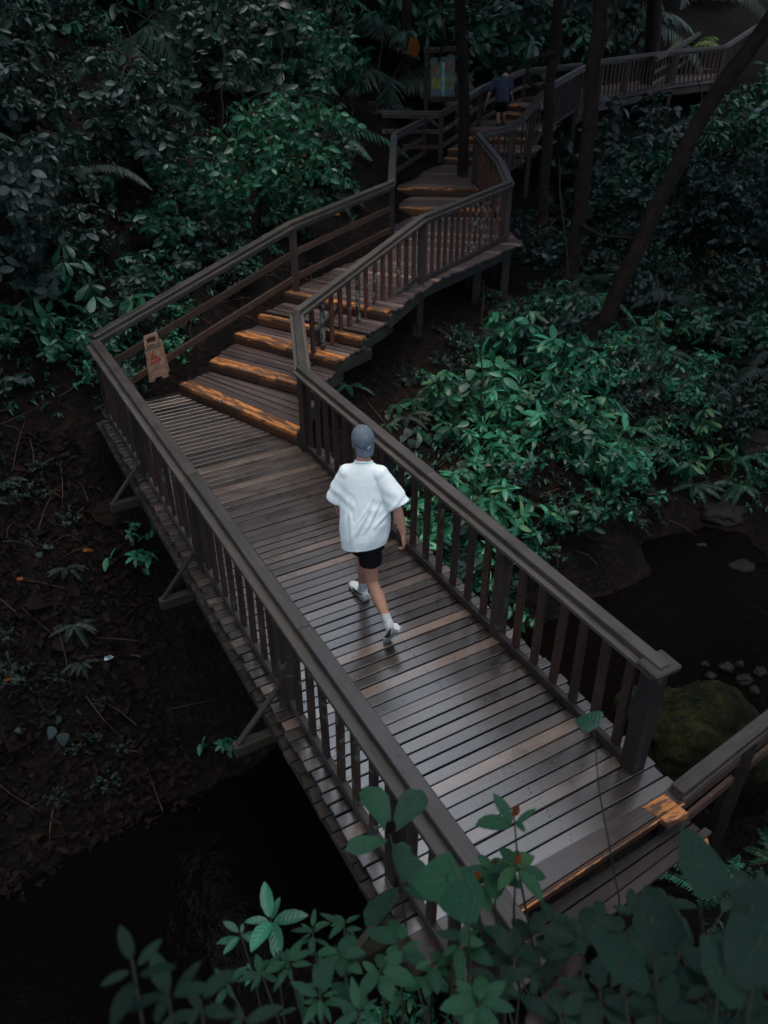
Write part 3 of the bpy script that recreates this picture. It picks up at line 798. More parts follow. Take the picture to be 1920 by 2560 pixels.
o = bpy.data.objects['cap_button']; o.data.transform(Matrix.Translation(-man.location)); o.parent = capo
# peak hanging over the nape, curved
mb = MB(man.location)
G = []
for i in range(9):
    u = i / 8
    row = []
    for k in range(13):
        a = (k / 12 - .5) * 2
        x = .080 * a * (1 - .10 * u) ; yb = -.080 * sqrt(max(0.0, 1 - (a * .82) ** 2)) - .012
        edge = (1 - .30 * a * a)
        row.append(hd + Rt * x + Fw * (yb - .030 * u * edge) + UP * (-.004 - .082 * u * edge))
    G.append(row)
for i in range(8):
    for k in range(12): mb.poly([G[i][k], G[i][k + 1], G[i + 1][k + 1], G[i + 1][k]])
pk = mb.build('cap_peak', M_CAP_, capo, smooth=True)
bmx = bmesh.new(); bmx.from_mesh(pk.data); bmesh.ops.remove_doubles(bmx, verts=bmx.verts, dist=.0004); bmx.to_mesh(pk.data); bmx.free()
sm = pk.modifiers.new('t', 'SOLIDIFY'); sm.thickness = .005; sm.offset = 0
# small white tick on the cap
mb = MB(man.location)
def capp(x, z):
    a = x / .088
    return hd + Rt * x + UP * z + Fw * (-.004 - .113 * sqrt(max(0, 1 - a * a * .95)) - .0035)
T = [(.013, .002, .003), (.018, -.001, .003), (.026, .003, .0022), (.036, .008, .0014), (.046, .013, .0006)]
for (x0, z0, w0), (x1, z1, w1) in zip(T, T[1:]):
    mb.poly([capp(x0, z0 + w0), capp(x1, z1 + w1), capp(x1, z1 - w1), capp(x0, z0 - w0)])
s3 = mb.build('tick_mark', M_CAPW, capo)
sm = s3.modifiers.new('t', 'SOLIDIFY'); sm.thickness = .003; sm.offset = 0
# eyelets
mb = MB(man.location)
for a in (-150, -90, -32, 32, 90, 150):
    d = Rt * sin(radians(a)) - Fw * cos(radians(a))
    c = hd + UP * .030 + V(d) * .0 + (Rt * sin(radians(a)) * .070 - Fw * cos(radians(a)) * .086) + UP * .066
    nn_ = (c - hd - UP * .03).normalized(); e1 = nn_.orthogonal().normalized(); e2 = nn_.cross(e1)
    mb.poly([c + nn_ * .006 + (e1 * cos(q) + e2 * sin(q)) * .0032 for q in [k * pi / 4 for k in range(8)]])
mb.build('eyelet', M_SWOOSH, capo)

# ---------------- second walker, climbing the upper steps
p2b = bz(1253, 315, 11 * RH)
per2 = empty('person', tuple(p2b), 'distant walker from behind in navy t-shirt leaning forward on the upper steps', 'person')
Y2 = p2b.y
P2 = lambda x, y, dy=0: by(x, y, Y2 + dy)
bm = bmesh.new()
n2 = P2(1259, 190, .25); h2 = P2(1254, 255, 0); a2x = V((1, .1, 0)).normalized(); l2_ = (n2 - h2).normalized(); a2y = a2x.cross(l2_).normalized()
hd2 = P2(1270, 178, .42)
loft(bm, [(h2 - l2_ * .06, a2x * .15, a2y * .11), (h2 + l2_ * .15, a2x * .14, a2y * .10), (h2 + l2_ * .4, a2x * .17, a2y * .11), (n2 - l2_ * .04, a2x * .14, a2y * .09)])
limb(bm, [(n2 - l2_ * .03, .06), (hd2 - UP * .05, .055)])
ball(bm, hd2, (.075, .095, .11), 16)
ball(bm, hd2 + V((.03, .1, -.01)), (.012, .016, .02), 8)
for sg in (-1, 1): ball(bm, hd2 + V((.08 * sg, 0, -.01)), (.01, .02, .03), 8)
sl2, sr2 = P2(1235, 202, .2), P2(1276, 200, .2); el2, wl2 = P2(1222, 238, .05), P2(1213, 266, .1); er2, wr2 = P2(1277, 233, .1), P2(1281, 248, .3)
limb(bm, [(sl2, .055), (el2, .040), (wl2, .026)]); limb(bm, [(sr2, .055), (er2, .040), (wr2, .028)])
hand(bm, wl2, wl2 - el2, V((.8, .3, 0)), V((0, .8, .2)), .5); hand(bm, wr2, wr2 - er2, V((-.8, .3, 0)), V((0, .3, .8)), .8)
f2l, f2r = V((p2b.x - .10, p2b.y - .05, 11 * RH + .07)), V((p2b.x + .08, p2b.y + .22, 11 * RH + .09))
for fx, hx in ((f2l, h2 + a2x * -.08), (f2r, h2 + a2x * .08)):
    kn = (fx + hx) / 2 + V((0, .09, .02))
    limb(bm, [(hx, .09), (hx.lerp(kn, .6), .07), (kn, .055), (kn.lerp(fx, .35) + V((0, -.02, 0)), .055), (fx + UP * .06, .034), (fx, .035)])
finish(bm, 'body', M_SKIN2, per2, .009, 2)
bm = bmesh.new()
loft(bm, [(h2 - l2_ * .03 + V((.01, -.03, 0)), a2x * .185, a2y * .145), (h2 + l2_ * .2 + V((.0, -.02, 0)), a2x * .18, a2y * .135), (h2 + l2_ * .42, a2x * .195, a2y * .13), (n2 - l2_ * .06, a2x * .15, a2y * .10), (n2, a2x * .07, a2y * .06)])
for s_, e_ in ((sl2, el2), (sr2, er2)):
    limb(bm, [(s_, .072), (s_.lerp(e_, .65), .078)])
finish(bm, 'tshirt', M_NAVY, per2, .012, 3, disp=lambda p: .008 * noise.noise(p * 9))
bm = bmesh.new()
loft(bm, [(h2 + l2_ * .05, a2x * .15, a2y * .12), (h2 - l2_ * .1, a2x * .17, a2y * .125)])
for fx, hx in ((f2l, h2 + a2x * -.08), (f2r, h2 + a2x * .08)):
    kn = (fx + hx) / 2 + V((0, .09, .02)); limb(bm, [(hx, .10), (hx.lerp(kn, .8), .085)])
finish(bm, 'shorts', M_SHORT, per2, .012, 2)
bm = bmesh.new(); ball(bm, hd2 + V((0, -.02, .02)), (.088, .095, .112), 16)
finish(bm, 'hair', M_HAIR, per2, .008, 1, disp=lambda p: .006 * noise.noise(p * 60))
bm = bmesh.new()
for fx in (f2l, f2r):
    loft(bm, [(fx + V((0, -.07, -.03)), V((.035, 0, 0)), V((0, 0, .04))), (fx + V((0, .0, -.02)), V((.04, 0, 0)), V((0, 0, .05))), (fx + V((0, .12, -.045)), V((.047, 0, 0)), V((0, 0, .026))), (fx + V((0, .19, -.05)), V((.03, 0, 0)), V((0, 0, .02)))], 14)
finish(bm, 'shoes', M_SWOOSH, per2, .008, 1)
# ================================================================== GROUND (one sheet, ravine with a stream)
CP = [(-3.8, 9.9, -.22), (-4.4, 9.3, -.5), (-5, 8, -1.0), (-4, 7.2, -1.6), (-3.3, 6.3, -2.2), (-4.5, 5.5, -2.3), (-6, 6.5, -1.5), (-7, 8.5, -.2), (-3, 5, -2.9), (-5, 3.5, -2.9), (-8, 4, -2.2), (-2.6, 7.3, -1.9), (-2.2, 8.3, -1.3),
 (-5.5, 10.5, .5), (-5, 12, 1.3), (-4, 13, 1.3), (-3.4, 11.2, .35), (-2.6, 12.6, .7), (-7, 11, 1.6), (-9, 13, 3.2), (-6, 15, 3.2), (-3, 15, 1.7), (-1.0, 14.8, .75), (-1, 17, 1.3), (-4, 18, 3.4), (-8, 20, 5.4), (-12, 18, 6.5), (-.5, 20, 1.6), (-3, 24, 4), (0, 27, 3.2), (-10, 30, 8.5), (0, 36, 6.5), (9, 40, 6.2), (-12, 10, 3.5), (-12, 5, 0), (-20, 15, 8), (-20, 40, 12), (2, 45, 9), (-8, 2, -2),
 (5, 25, .7), (8, 28.5, .5), (12, 33, .9), (14, 40, 4), (18, 46, 8.5), (30, 50, 11), (7, 33, 2.4), (3.5, 23, .6), (2, 21, .7), (4, 29, 2.2),
 (-1.6, 10.4, -.35), (-1, 11.2, -.3), (0, 12.2, -.2), (1, 13.5, -.1), (1.2, 17, .5), (1.5, 20, .8), (.6, 15, .2),
 (2.5, 13.5, -.5), (1.5, 11.5, -.9), (.3, 10.2, -.9), (-.2, 9.2, -1.1), (1.5, 9.5, -1.35), (3, 10.3, -1.3), (3.5, 12, -1.1), (5, 13, -1.2), (4, 15, -.6), (6, 16, -.7), (5, 19, -.2), (9, 20, -.3), (8, 16.5, -.9), (12, 20, .5), (14, 26, 1), (12, 30, .6), (9, 24, .1),
 (-.4, 8.0, -2.4), (.6, 8.0, -2.8), (1.8, 8.5, -2.9), (3, 9.3, -2.9), (4.2, 10.6, -2.9), (5.2, 12, -2.6), (6.8, 14.5, -2.2),
 (7.0, 11.8, -2.3), (9, 14, -1.6), (8.5, 10.5, -1.9), (11, 13, -.8), (7.2, 8, -2.1), (10, 7, -.8), (5.2, 6.3, -2.8), (6.2, 4, -1.9), (8, 3, -.4), (15, 12, 1), (16, 5, 2), (22, 25, 4),
 (3, 7, -3.2), (1, 6, -3.25), (-.5, 5, -3.3), (-2, 4, -3.3), (-4, 2.6, -3.2), (-8, 1.0, -3.1), (4.6, 8.3, -3.1), (6, 10.3, -2.95),
 (1.3, 4.2, -2.4), (1.0, 2.7, -.75), (2.2, 3.0, -1.0), (0, 2.9, -1.7), (0, 2.1, -.35), (-1, 2.2, -1.5), (-2, 1.9, -2.2), (-.5, 1.2, .35), (1, 1.6, .35), (3, 2.2, -.3), (-3, .6, -1.6), (3.2, 3.7, -1.7), (2.6, 4.8, -2.5), (4.5, 4, -2.3), (5, 1.5, .4), (0, -2, 1.6), (-6, -3, 0), (6, -3, 2)]
import numpy as np
cp = np.array(CP)
def rbf(d): return d
A_ = np.sqrt(((cp[:, None, :2] - cp[None, :, :2]) ** 2).sum(-1))
A_ = rbf(A_) - np.eye(len(cp)) * 0.15
P_ = np.hstack([np.ones((len(cp), 1)), cp[:, :2]])
KK = np.block([[A_, P_], [P_.T, np.zeros((3, 3))]])
sol = np.linalg.solve(KK, np.concatenate([cp[:, 2], np.zeros(3)]))
def ghs(X, Y):
    X = np.asarray(X, float); Y = np.asarray(Y, float); out = sol[-3] + sol[-2] * X + sol[-1] * Y
    for (cx, cy, _), w_ in zip(cp, sol[:-3]): out = out + w_ * np.sqrt((X - cx) ** 2 + (Y - cy) ** 2)
    return out
def gh(x, y): return float(ghs(x, y)) + .10 * noise.noise(V((x * .9, y * .9, 0))) + .04 * noise.noise(V((x * 3, y * 3, 1)))
def hit(x, y):
    d = ray(x, y); t_ = 1.0
    while t_ < 90:
        p = CAM + d * t_
        if p.z < gh(p.x, p.y): break
        t_ += .06 if t_ < 25 else .3
    return CAM + d * (t_ - .03)
xs = np.concatenate([np.arange(-30, -9, .8), np.arange(-9, 11, .16), np.arange(11, 40, .8)])
ys = np.concatenate([np.arange(-8, 0, .8), np.arange(0, 22, .16), np.arange(22, 62, .8)])
XX, YY = np.meshgrid(xs, ys, indexing='ij'); ZZ = ghs(XX, YY)
verts = []
for i in range(len(xs)):
    for j in range(len(ys)):
        x, y = xs[i], ys[j]
        verts.append((x, y, ZZ[i, j] + .10 * noise.noise(V((x * .9, y * .9, 0))) + .04 * noise.noise(V((x * 3, y * 3, 1))) + .02 * noise.noise(V((x * 9, y * 9, 2)))))
nj = len(ys)
fc = [(i * nj + j, (i + 1) * nj + j, (i + 1) * nj + j + 1, i * nj + j + 1) for i in range(len(xs) - 1) for j in range(nj - 1)]
me = bpy.data.meshes.new('ground'); me.from_pydata(verts, [], fc)
me.polygons.foreach_set('use_smooth', [True] * len(fc))
m, n, b = newmat('forest soil and leaf litter')
tx = N(n, 'ShaderNodeTexCoord')
n1 = N(n, 'ShaderNodeTexNoise', Scale=1.2, Detail=8.0, Roughness=.7); n.links.new(tx.outputs['Object'], n1.inputs['Vector'])
n2_ = N(n, 'ShaderNodeTexVoronoi', Scale=14.0); n.links.new(tx.outputs['Object'], n2_.inputs['Vector'])
c = ramp(n, n1.outputs[0], [(.3, (.0018, .0014, .0012)), (.5, (.0036, .0026, .0021)), (.7, (.008, .005, .004))])
lit = ramp(n, n2_.outputs['Color'], [(.2, (.0015, .001, .0009)), (.6, (.006, .0035, .0025)), (.9, (.018, .008, .005))])
mk = ramp(n, n1.outputs[0], [(.45, (0, 0, 0)), (.55, (1, 1, 1))])
n.links.new(mixc(n, mk, c, lit), b.inputs['Base Color'])
b.inputs['Roughness'].default_value = .9; b.inputs['Specular IOR Level'].default_value = .15
bp = N(n, 'ShaderNodeBump', Strength=.8, Distance=.05); n.links.new(n2_.outputs['Distance'], bp.inputs['Height']); n.links.new(bp.outputs[0], b.inputs['Normal'])
me.materials.append(m)
o = bpy.data.objects.new('ground', me); COL.objects.link(o); lab(o, kind='structure')
# stream
m, n, b = newmat('dark stream water')
b.inputs['Base Color'].default_value = (.0032, .0025, .0022, 1); b.inputs['Roughness'].default_value = .06; b.inputs['Specular IOR Level'].default_value = .03
tx = N(n, 'ShaderNodeTexCoord'); g = N(n, 'ShaderNodeTexNoise', Scale=5.0, Detail=4.0, Roughness=.6); n.links.new(tx.outputs['Object'], g.inputs['Vector'])
bp = N(n, 'ShaderNodeBump', Strength=.35, Distance=.03); n.links.new(g.outputs[0], bp.inputs['Height']); n.links.new(bp.outputs[0], b.inputs['Normal'])
me = bpy.data.meshes.new('water'); me.from_pydata([(-30, -6, -2.83), (14, -6, -2.83), (14, 16, -2.83), (-30, 16, -2.83)], [], [(0, 1, 2, 3)]); me.materials.append(m)
o = bpy.data.objects.new('water', me); COL.objects.link(o); lab(o, kind='structure')

# ================================================================== LEAVES
def leafmat(name, cols, rough=(.26, .5), spec=.6, vein=True):
    m, n, b = newmat(name)
    tn = N(n, 'ShaderNodeAttribute', attribute_name='tone').outputs['Fac']
    oi = N(n, 'ShaderNodeObjectInfo')
    f = math_(n, 'ADD', math_(n, 'MULTIPLY', tn, .6), math_(n, 'MULTIPLY', oi.outputs['Random'], .4))
    c = ramp(n, f, [(p_, tuple(q_ * .9 for q_ in c_)) for p_, c_ in cols])
    gv = N(n, 'ShaderNodeAttribute', attribute_name='gv').outputs['Vector']
    sx = N(n, 'ShaderNodeSeparateXYZ'); n.links.new(gv, sx.inputs[0])
    # gv.y = signed across (-1..1), gv.x = along 0..1 : side veins slant forward
    ab = math_(n, 'ABSOLUTE', sx.outputs[1])
    vv = math_(n, 'SINE', math_(n, 'MULTIPLY', math_(n, 'SUBTRACT', sx.outputs[0], math_(n, 'MULTIPLY', ab, .16)), 46.0))
    vm = ramp(n, math_(n, 'ABSOLUTE', vv), [(0.0, (1.12,) * 3), (.25, (1, 1, 1)), (1.0, (.97,) * 3)])
    mid = ramp(n, ab, [(0.0, (1.5, 1.5, 1.3)), (.07, (1, 1, 1))])
    if vein: c = mixc(n, 1.0, mixc(n, 1.0, c, vm, 'MULTIPLY'), mid, 'MULTIPLY')
    n.links.new(c, b.inputs['Base Color'])
    rn = N(n, 'ShaderNodeTexNoise', Scale=25.0, Detail=3.0); tx = N(n, 'ShaderNodeTexCoord'); n.links.new(tx.outputs['Object'], rn.inputs['Vector'])
    mr = N(n, 'ShaderNodeMapRange'); mr.inputs[3].default_value = rough[0]; mr.inputs[4].default_value = rough[1]; mr.inputs[1].default_value = .3; mr.inputs[2].default_value = .7
    n.links.new(rn.outputs[0], mr.inputs[0]); n.links.new(mr.outputs[0], b.inputs['Roughness'])
    b.inputs['Specular IOR Level'].default_value = spec
    if vein:
        bp = N(n, 'ShaderNodeBump', Strength=.22, Distance=.003); n.links.new(vv, bp.inputs['Height']); n.links.new(bp.outputs[0], b.inputs['Normal'])
    # thin leaves let a little light through
    tr = N(n, 'ShaderNodeBsdfTranslucent'); n.links.new(c, tr.inputs['Color'])
    mx = N(n, 'ShaderNodeMixShader'); mx.inputs[0].default_value = .25
    out = n.nodes['Material Output']
    n.links.new(b.outputs[0], mx.inputs[1]); n.links.new(tr.outputs[0], mx.inputs[2]); n.links.new(mx.outputs[0], out.inputs[0])
    return m
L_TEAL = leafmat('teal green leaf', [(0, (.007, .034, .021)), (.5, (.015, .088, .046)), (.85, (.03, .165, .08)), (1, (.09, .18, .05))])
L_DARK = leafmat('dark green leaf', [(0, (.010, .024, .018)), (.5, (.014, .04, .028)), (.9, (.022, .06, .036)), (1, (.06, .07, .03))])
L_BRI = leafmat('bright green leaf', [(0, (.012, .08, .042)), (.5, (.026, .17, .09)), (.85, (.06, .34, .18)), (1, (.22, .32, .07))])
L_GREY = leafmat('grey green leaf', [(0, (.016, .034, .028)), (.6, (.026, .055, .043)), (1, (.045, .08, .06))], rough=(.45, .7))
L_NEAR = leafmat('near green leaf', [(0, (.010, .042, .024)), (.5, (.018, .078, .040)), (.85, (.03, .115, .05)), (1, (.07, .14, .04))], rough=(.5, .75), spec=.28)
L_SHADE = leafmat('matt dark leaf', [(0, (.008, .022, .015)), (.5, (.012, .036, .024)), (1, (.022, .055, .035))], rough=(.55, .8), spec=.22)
L_YEL = leafmat('yellow green frond', [(0, (.06, .12, .02)), (1, (.16, .25, .03))])
L_DEAD = leafmat('dead brown leaf', [(0, (.006, .0035, .003)), (.6, (.014, .007, .005)), (.9, (.030, .013, .008)), (1, (.10, .036, .012))], rough=(.6, .9), spec=.2)
L_ORNG = leafmat('orange dry leaf', [(0, (.22, .06, .012)), (1, (.32, .10, .02))], rough=(.6, .9), spec=.2)
M_STEM = simple('green brown stem', (.022, .022, .010), .7, noise_=.3)
M_BARK = simple('brown bark', (.016, .011, .008), .9, .2, bump=(14, .8, .03), noise_=.5, nscale=6)
M_BARKM = simple('mossy bark', (.013, .010, .006), .9, .2, bump=(16, .9, .03), noise_=.5, nscale=5)
SHAPES = {'oval': [0, .62, .98, .92, .55, 0], 'lance': [0, .75, 1, .8, .42, 0], 'heart': [.35, 1.15, 1.1, .8, .42, 0], 'ob': [0, .35, .7, 1, .85, 0]}
ST = [0, .14, .38, .62, .84, 1]
def leaf(mb, p, d, up, L, W, curl=.5, fold=.25, shape='oval', tone=None, mi=0, lite=False):
    d = V(d).normalized(); up = V(up); s_ = d.cross(up)
    if s_.length < 1e-3: s_ = d.orthogonal()
    s_.normalize(); nrm = s_.cross(d)
    if tone is None: tone = random.random()
    ws = SHAPES[shape]; sts = ST; 
    if lite: sts = [0, .4, 1]; ws = [0, 1, 0]
    cur = V(p); dd = d.copy(); prevt = 0; rows = []
    n_ = len(sts)
    for i, t_ in enumerate(sts):
        if i:
            ang = -curl * (t_ - prevt); R_ = Matrix.Rotation(ang, 3, s_); dd = R_ @ dd
            cur = cur + dd * L * (t_ - prevt)
        nn_ = s_.cross(dd); h = W * .5 * ws[i]
        rows.append((cur - s_ * h + nn_ * h * fold, cur.copy(), cur + s_ * h + nn_ * h * fold, t_, ws[i])); prevt = t_
    base = len(mb.v)
    idx = []
    for (a, c_, b_, t_, w_) in rows:
        if w_ == 0: mb.v.append(c_); k = len(mb.v) - 1; idx.append((k, k, k))
        else: mb.v += [a, c_, b_]; k = len(mb.v); idx.append((k - 3, k - 2, k - 1))
    for i in range(n_ - 1):
        for sd_ in (0, 1):
            a0, a1 = idx[i][sd_], idx[i][sd_ + 1]; b0, b1 = idx[i + 1][sd_], idx[i + 1][sd_ + 1]
            t0, t1 = rows[i][3], rows[i + 1][3]; y0, y1 = (-1, 0) if sd_ == 0 else (0, 1)
            if rows[i][4] == 0: y0_, y1_ = (0, 0)
            q = []; gq = []
            for vi, g_ in ((a0, (t0, y0, 0)), (a1, (t0, y1, 0)), (b1, (t1, y1, 0)), (b0, (t1, y0, 0))):
                if vi not in q: q.append(vi); gq.append(V(g_))
            if len(q) >= 3: mb.f.append(q); mb.t.append(tone); mb.m.append(mi); mb.g += gq
def stemcurve(p, d, L, sag, n=6):
    pts = [V(p)]; d = V(d).normalized()
    for i in range(n):
        d = (d + V((0, 0, -sag / n)) + V((rnd(-.06, .06), rnd(-.06, .06), 0))).normalized(); pts.append(pts[-1] + d * L / n)
    return pts
def rosette(mb, p, d, k, L, W, shape='oval', droop=.55, curl=.7):
    """whorl of leaves round a twig tip"""
    d = V(d).normalized(); e = d.orthogonal().normalized(); f = d.cross(e); a0 = rnd(0, 6.28)
    for i in range(k):
        a = a0 + 2 * pi * i / k + rnd(-.3, .3); out = (e * cos(a) + f * sin(a))
        ld = (out + d * rnd(.1, .7) + V((0, 0, -droop * rnd(.2, 1)))).normalized()
        q_ = rnd(.42, 1.15); leaf(mb, p + out * .01 - d * rnd(0, .06), ld, d + V((rnd(-.3, .3), rnd(-.3, .3), .8)), L * q_, W * q_ * rnd(.85, 1.25), curl * rnd(.5, 1.3), rnd(.1, .35), shape)
def mk_shrub(name, mat, seed, ns=9, H=1.0, sp=.55, L=.15, W=.055, k=6, sub=3, shape='oval', sag=.9, alt=4, droop=.55):
    random.seed(seed); root = empty(name, (0, 0, 0)); fo = MB(); sm = MB()
    for i in range(ns):
        a = 2 * pi * i / ns + rnd(-.4, .4); tilt = rnd(.15, 1.0)
        pts = stemcurve((rnd(-.05, .05), rnd(-.05, .05), -.05), (cos(a) * tilt * sp, sin(a) * tilt * sp, 1 - .35 * tilt), H * rnd(.6, 1.1), sag * tilt)
        sm.tube(pts, [.012 * H * (1 - .75 * q / 6) for q in range(7)], 5)
        rosette(fo, pts[-1], pts[-1] - pts[-2], k, L, W, shape, droop)
        for j in range(2, 7):
            dr = (pts[min(j + 1, 6)] - pts[j - 1]).normalized()
            for _ in range(alt if j > 2 else 1):
                b_ = rnd(0, 6.28); out = V((cos(b_), sin(b_), rnd(-.1, .5)))
                leaf(fo, pts[j] + dr * rnd(-.05, .05), out - V((0, 0, droop * rnd(0, .8))), (0, 0, 1), L * rnd(.6, 1.05), W, rnd(.3, 1), rnd(.1, .3), shape)
            if j >= 3 and random.random() < sub / 4:
                b_ = rnd(0, 6.28); tw = stemcurve(pts[j], (cos(b_), sin(b_), .45), H * rnd(.15, .33), .8, 3)
                sm.tube(tw, [.006, .005, .004, .003], 4); rosette(fo, tw[-1], tw[-1] - tw[-2], k, L * .95, W, shape, droop)
    fo.build('foliage', mat, root, smooth=True); sm.build('stem', M_STEM, root, smooth=True)
    return root
def mk_heart(name, mat, seed, n=16, H=.6, L=.26):
    random.seed(seed); root = empty(name, (0, 0, 0)); fo = MB(); sm = MB()
    for i in range(n):
        a = rnd(0, 6.28); pts = stemcurve((rnd(-.06, .06), rnd(-.06, .06), -.03), (cos(a) * rnd(.2, .9), sin(a) * rnd(.2, .9), 1), H * rnd(.5, 1.1), 1.0)
        sm.tube(pts, [.007 * (1 - .5 * q / 6) for q in range(7)], 4)
        dr = V((pts[-1].x, pts[-1].y, 0)); dr = dr.normalized() if dr.length > .02 else V((1, 0, 0))
        Lr = L * rnd(.6, 1.1)
        leaf(fo, pts[-1] - dr * Lr * .2, dr + V((0, 0, -rnd(.3, 1.1))), (0, 0, 1) + (dr * .5)[:] if False else V((0, 0, 1)) + dr * .4, Lr, Lr * .78, rnd(.2, .6), rnd(.05, .2), 'heart')
    fo.build('foliage', mat, root, smooth=True); sm.build('stem', M_STEM, root, smooth=True)
    return root
def frond(fo, sm, pts, pw, n, W=.018, droopp=.35, shape='lance', mi=0):
    """pinnate frond along a curved rib; pw = longest leaflet"""
    sm.tube(pts, [.008 * (1 - .8 * q / (len(pts) - 1)) + .0015 for q in range(len(pts))], 4)
    for i in range(n):
        u = (i + .5) / n; k = u * (len(pts) - 1); j = min(int(k), len(pts) - 2); p = pts[j].lerp(pts[j + 1], k - j)
        d = (pts[j + 1] - pts[j]).normalized(); s_ = d.cross(V((0, 0, 1)))
        if s_.length < .1: s_ = d.orthogonal()
        s_.normalize(); prof = (sin(pi * min(1, u * 1.02)) ** .55) if u > .08 else .3
        Lk = pw * max(.12, prof * (1.05 - .35 * u))
        for sg in (-1, 1):
            leaf(fo, p, s_ * sg + d * (.35 + .5 * u) + V((0, 0, -droopp * rnd(.5, 1.2))), V((0, 0, 1)), Lk * rnd(.9, 1.05), W, rnd(.2, .6), .1, shape, lite=(W < .03), mi=mi)
def mk_fern(name, mat, seed, n=11, L=.7, pw=.13, W=.022, nl=22, up=1.0):
    random.seed(seed); root = empty(name, (0, 0, 0)); fo = MB(); sm = MB()
    for i in range(n):
        a = 2 * pi * i / n + rnd(-.3, .3)
        pts = stemcurve((0, 0, 0), (cos(a), sin(a), up * rnd(.7, 1.4)), L * rnd(.6, 1.1), 1.7, 8)
        frond(fo, sm, pts, pw, nl, W)
    fo.build('frond', mat, root, smooth=True); sm.build('stem', M_STEM, root, smooth=True)
    return root
P_BROAD = [mk_shrub('broadleaf_shrub', L_TEAL, 11, L=.23, W=.08, alt=2), mk_shrub('broadleaf_shrub', L_BRI, 12, ns=8, L=.30, W=.10, H=1.15, alt=2, sub=2, sag=1.3), mk_shrub('broadleaf_shrub', L_DARK, 13, ns=10, L=.19, W=.07, H=1.25, alt=3), mk_shrub('broadleaf_shrub', L_GREY, 14, ns=8, L=.18, W=.09, shape='ob'), mk_shrub('broadleaf_shrub', L_TEAL, 15, ns=7, L=.30, W=.09, H=.9, k=7, sub=1, alt=2, shape='ob', sag=1.6, droop=.9), mk_shrub('broadleaf_shrub', L_BRI, 16, ns=10, L=.19, W=.06, H=1.0, sp=.9, sag=1.6, alt=2, sub=2)]
P_SMALL = [mk_shrub('creeping_plant', L_TEAL, 21, ns=14, H=.5, sp=1.1, L=.075, W=.035, k=5, sub=2, sag=1.4), mk_shrub('creeping_plant', L_DARK, 22, ns=14, H=.55, sp=1.2, L=.07, W=.034, k=5, sub=3, sag=1.4), mk_shrub('creeping_plant', L_BRI, 23, ns=12, H=.45, sp=1.0, L=.09, W=.04, k=6, sub=2, sag=1.3)]
P_HEART = [mk_heart('heart_leaf_plant', L_TEAL, 31), mk_heart('heart_leaf_plant', L_GREY, 32, n=12, H=.5, L=.22)]
P_FERN = [mk_fern('fern', L_TEAL, 41), mk_fern('fern', L_BRI, 42, n=9, L=.85, pw=.16, W=.028), mk_fern('fern', L_DARK, 43, n=12)]
P_PALM = [mk_fern('palm', L_DARK, 51, n=7, L=2.3, pw=.48, W=.032, nl=40, up=1.3), mk_fern('palm', L_GREY, 52, n=6, L=2.0, pw=.42, W=.03, nl=38, up=1.0)]
P_SEED = [mk_shrub('seedling', L_BRI, 61, ns=3, H=.5, sp=.5, L=.2, W=.075, k=6, sub=0, alt=1, shape='oval', sag=.6)]
for pr in P_BROAD + P_SMALL + P_HEART + P_FERN + P_PALM + P_SEED: pr['used'] = 0
def place(pr, p, sc=1.0, rz=None, tilt=(0, 0), label=None, cat=None, group=None, name=None):
    if not pr['used']: o = pr; pr['used'] = 1
    else: o = copy_tree(pr)
    o.location = p; o.scale = (sc, sc, sc * rnd(.9, 1.1)); o.rotation_euler = (tilt[0], tilt[1], rnd(0, 6.28) if rz is None else rz)
    for k in ('label', 'category', 'group'):
        if k in o: del o[k]
    lab(o, label, cat, group)
    return o
def ondeck(x, y, m=0.0):
    d = V((x, y, 0)) - C0; t_, s_ = d.dot(BD), d.dot(BN)
    if -2.3 - m < t_ < 7.6 + m and -2.15 - m < s_ < .25 + m: return True
    for (L_, R_) in ((NL + [V(q) for q in Lp], NR + [V(q) for q in Rp]),):
        for a, b, c_, d_ in zip(L_, L_[1:], R_, R_[1:]):
            for u in (0, .5, 1):
                q0 = a.lerp(b, u); q1 = c_.lerp(d_, u)
                if min(q0.x, q1.x) - m - .1 < x < max(q0.x, q1.x) + m + .15 and abs(y - (q0.y + q1.y) / 2) < .55 + m: return True
    if -.0 - m < x < 2.5 + m and 17 < y < 21.6: return True
    if 1.3 - m < x < 5.5 and 21 < y < 26 and (x - 1.3) > (y - 21) * .55 - m: return True
    for a, b in zip(wR, wR[1:]):
        if min(a[0], b[0]) - 1.6 < x < max(a[0], b[0]) and min(a[1], b[1]) - .2 < y < max(a[1], b[1]) + 1.8: return True
    return False
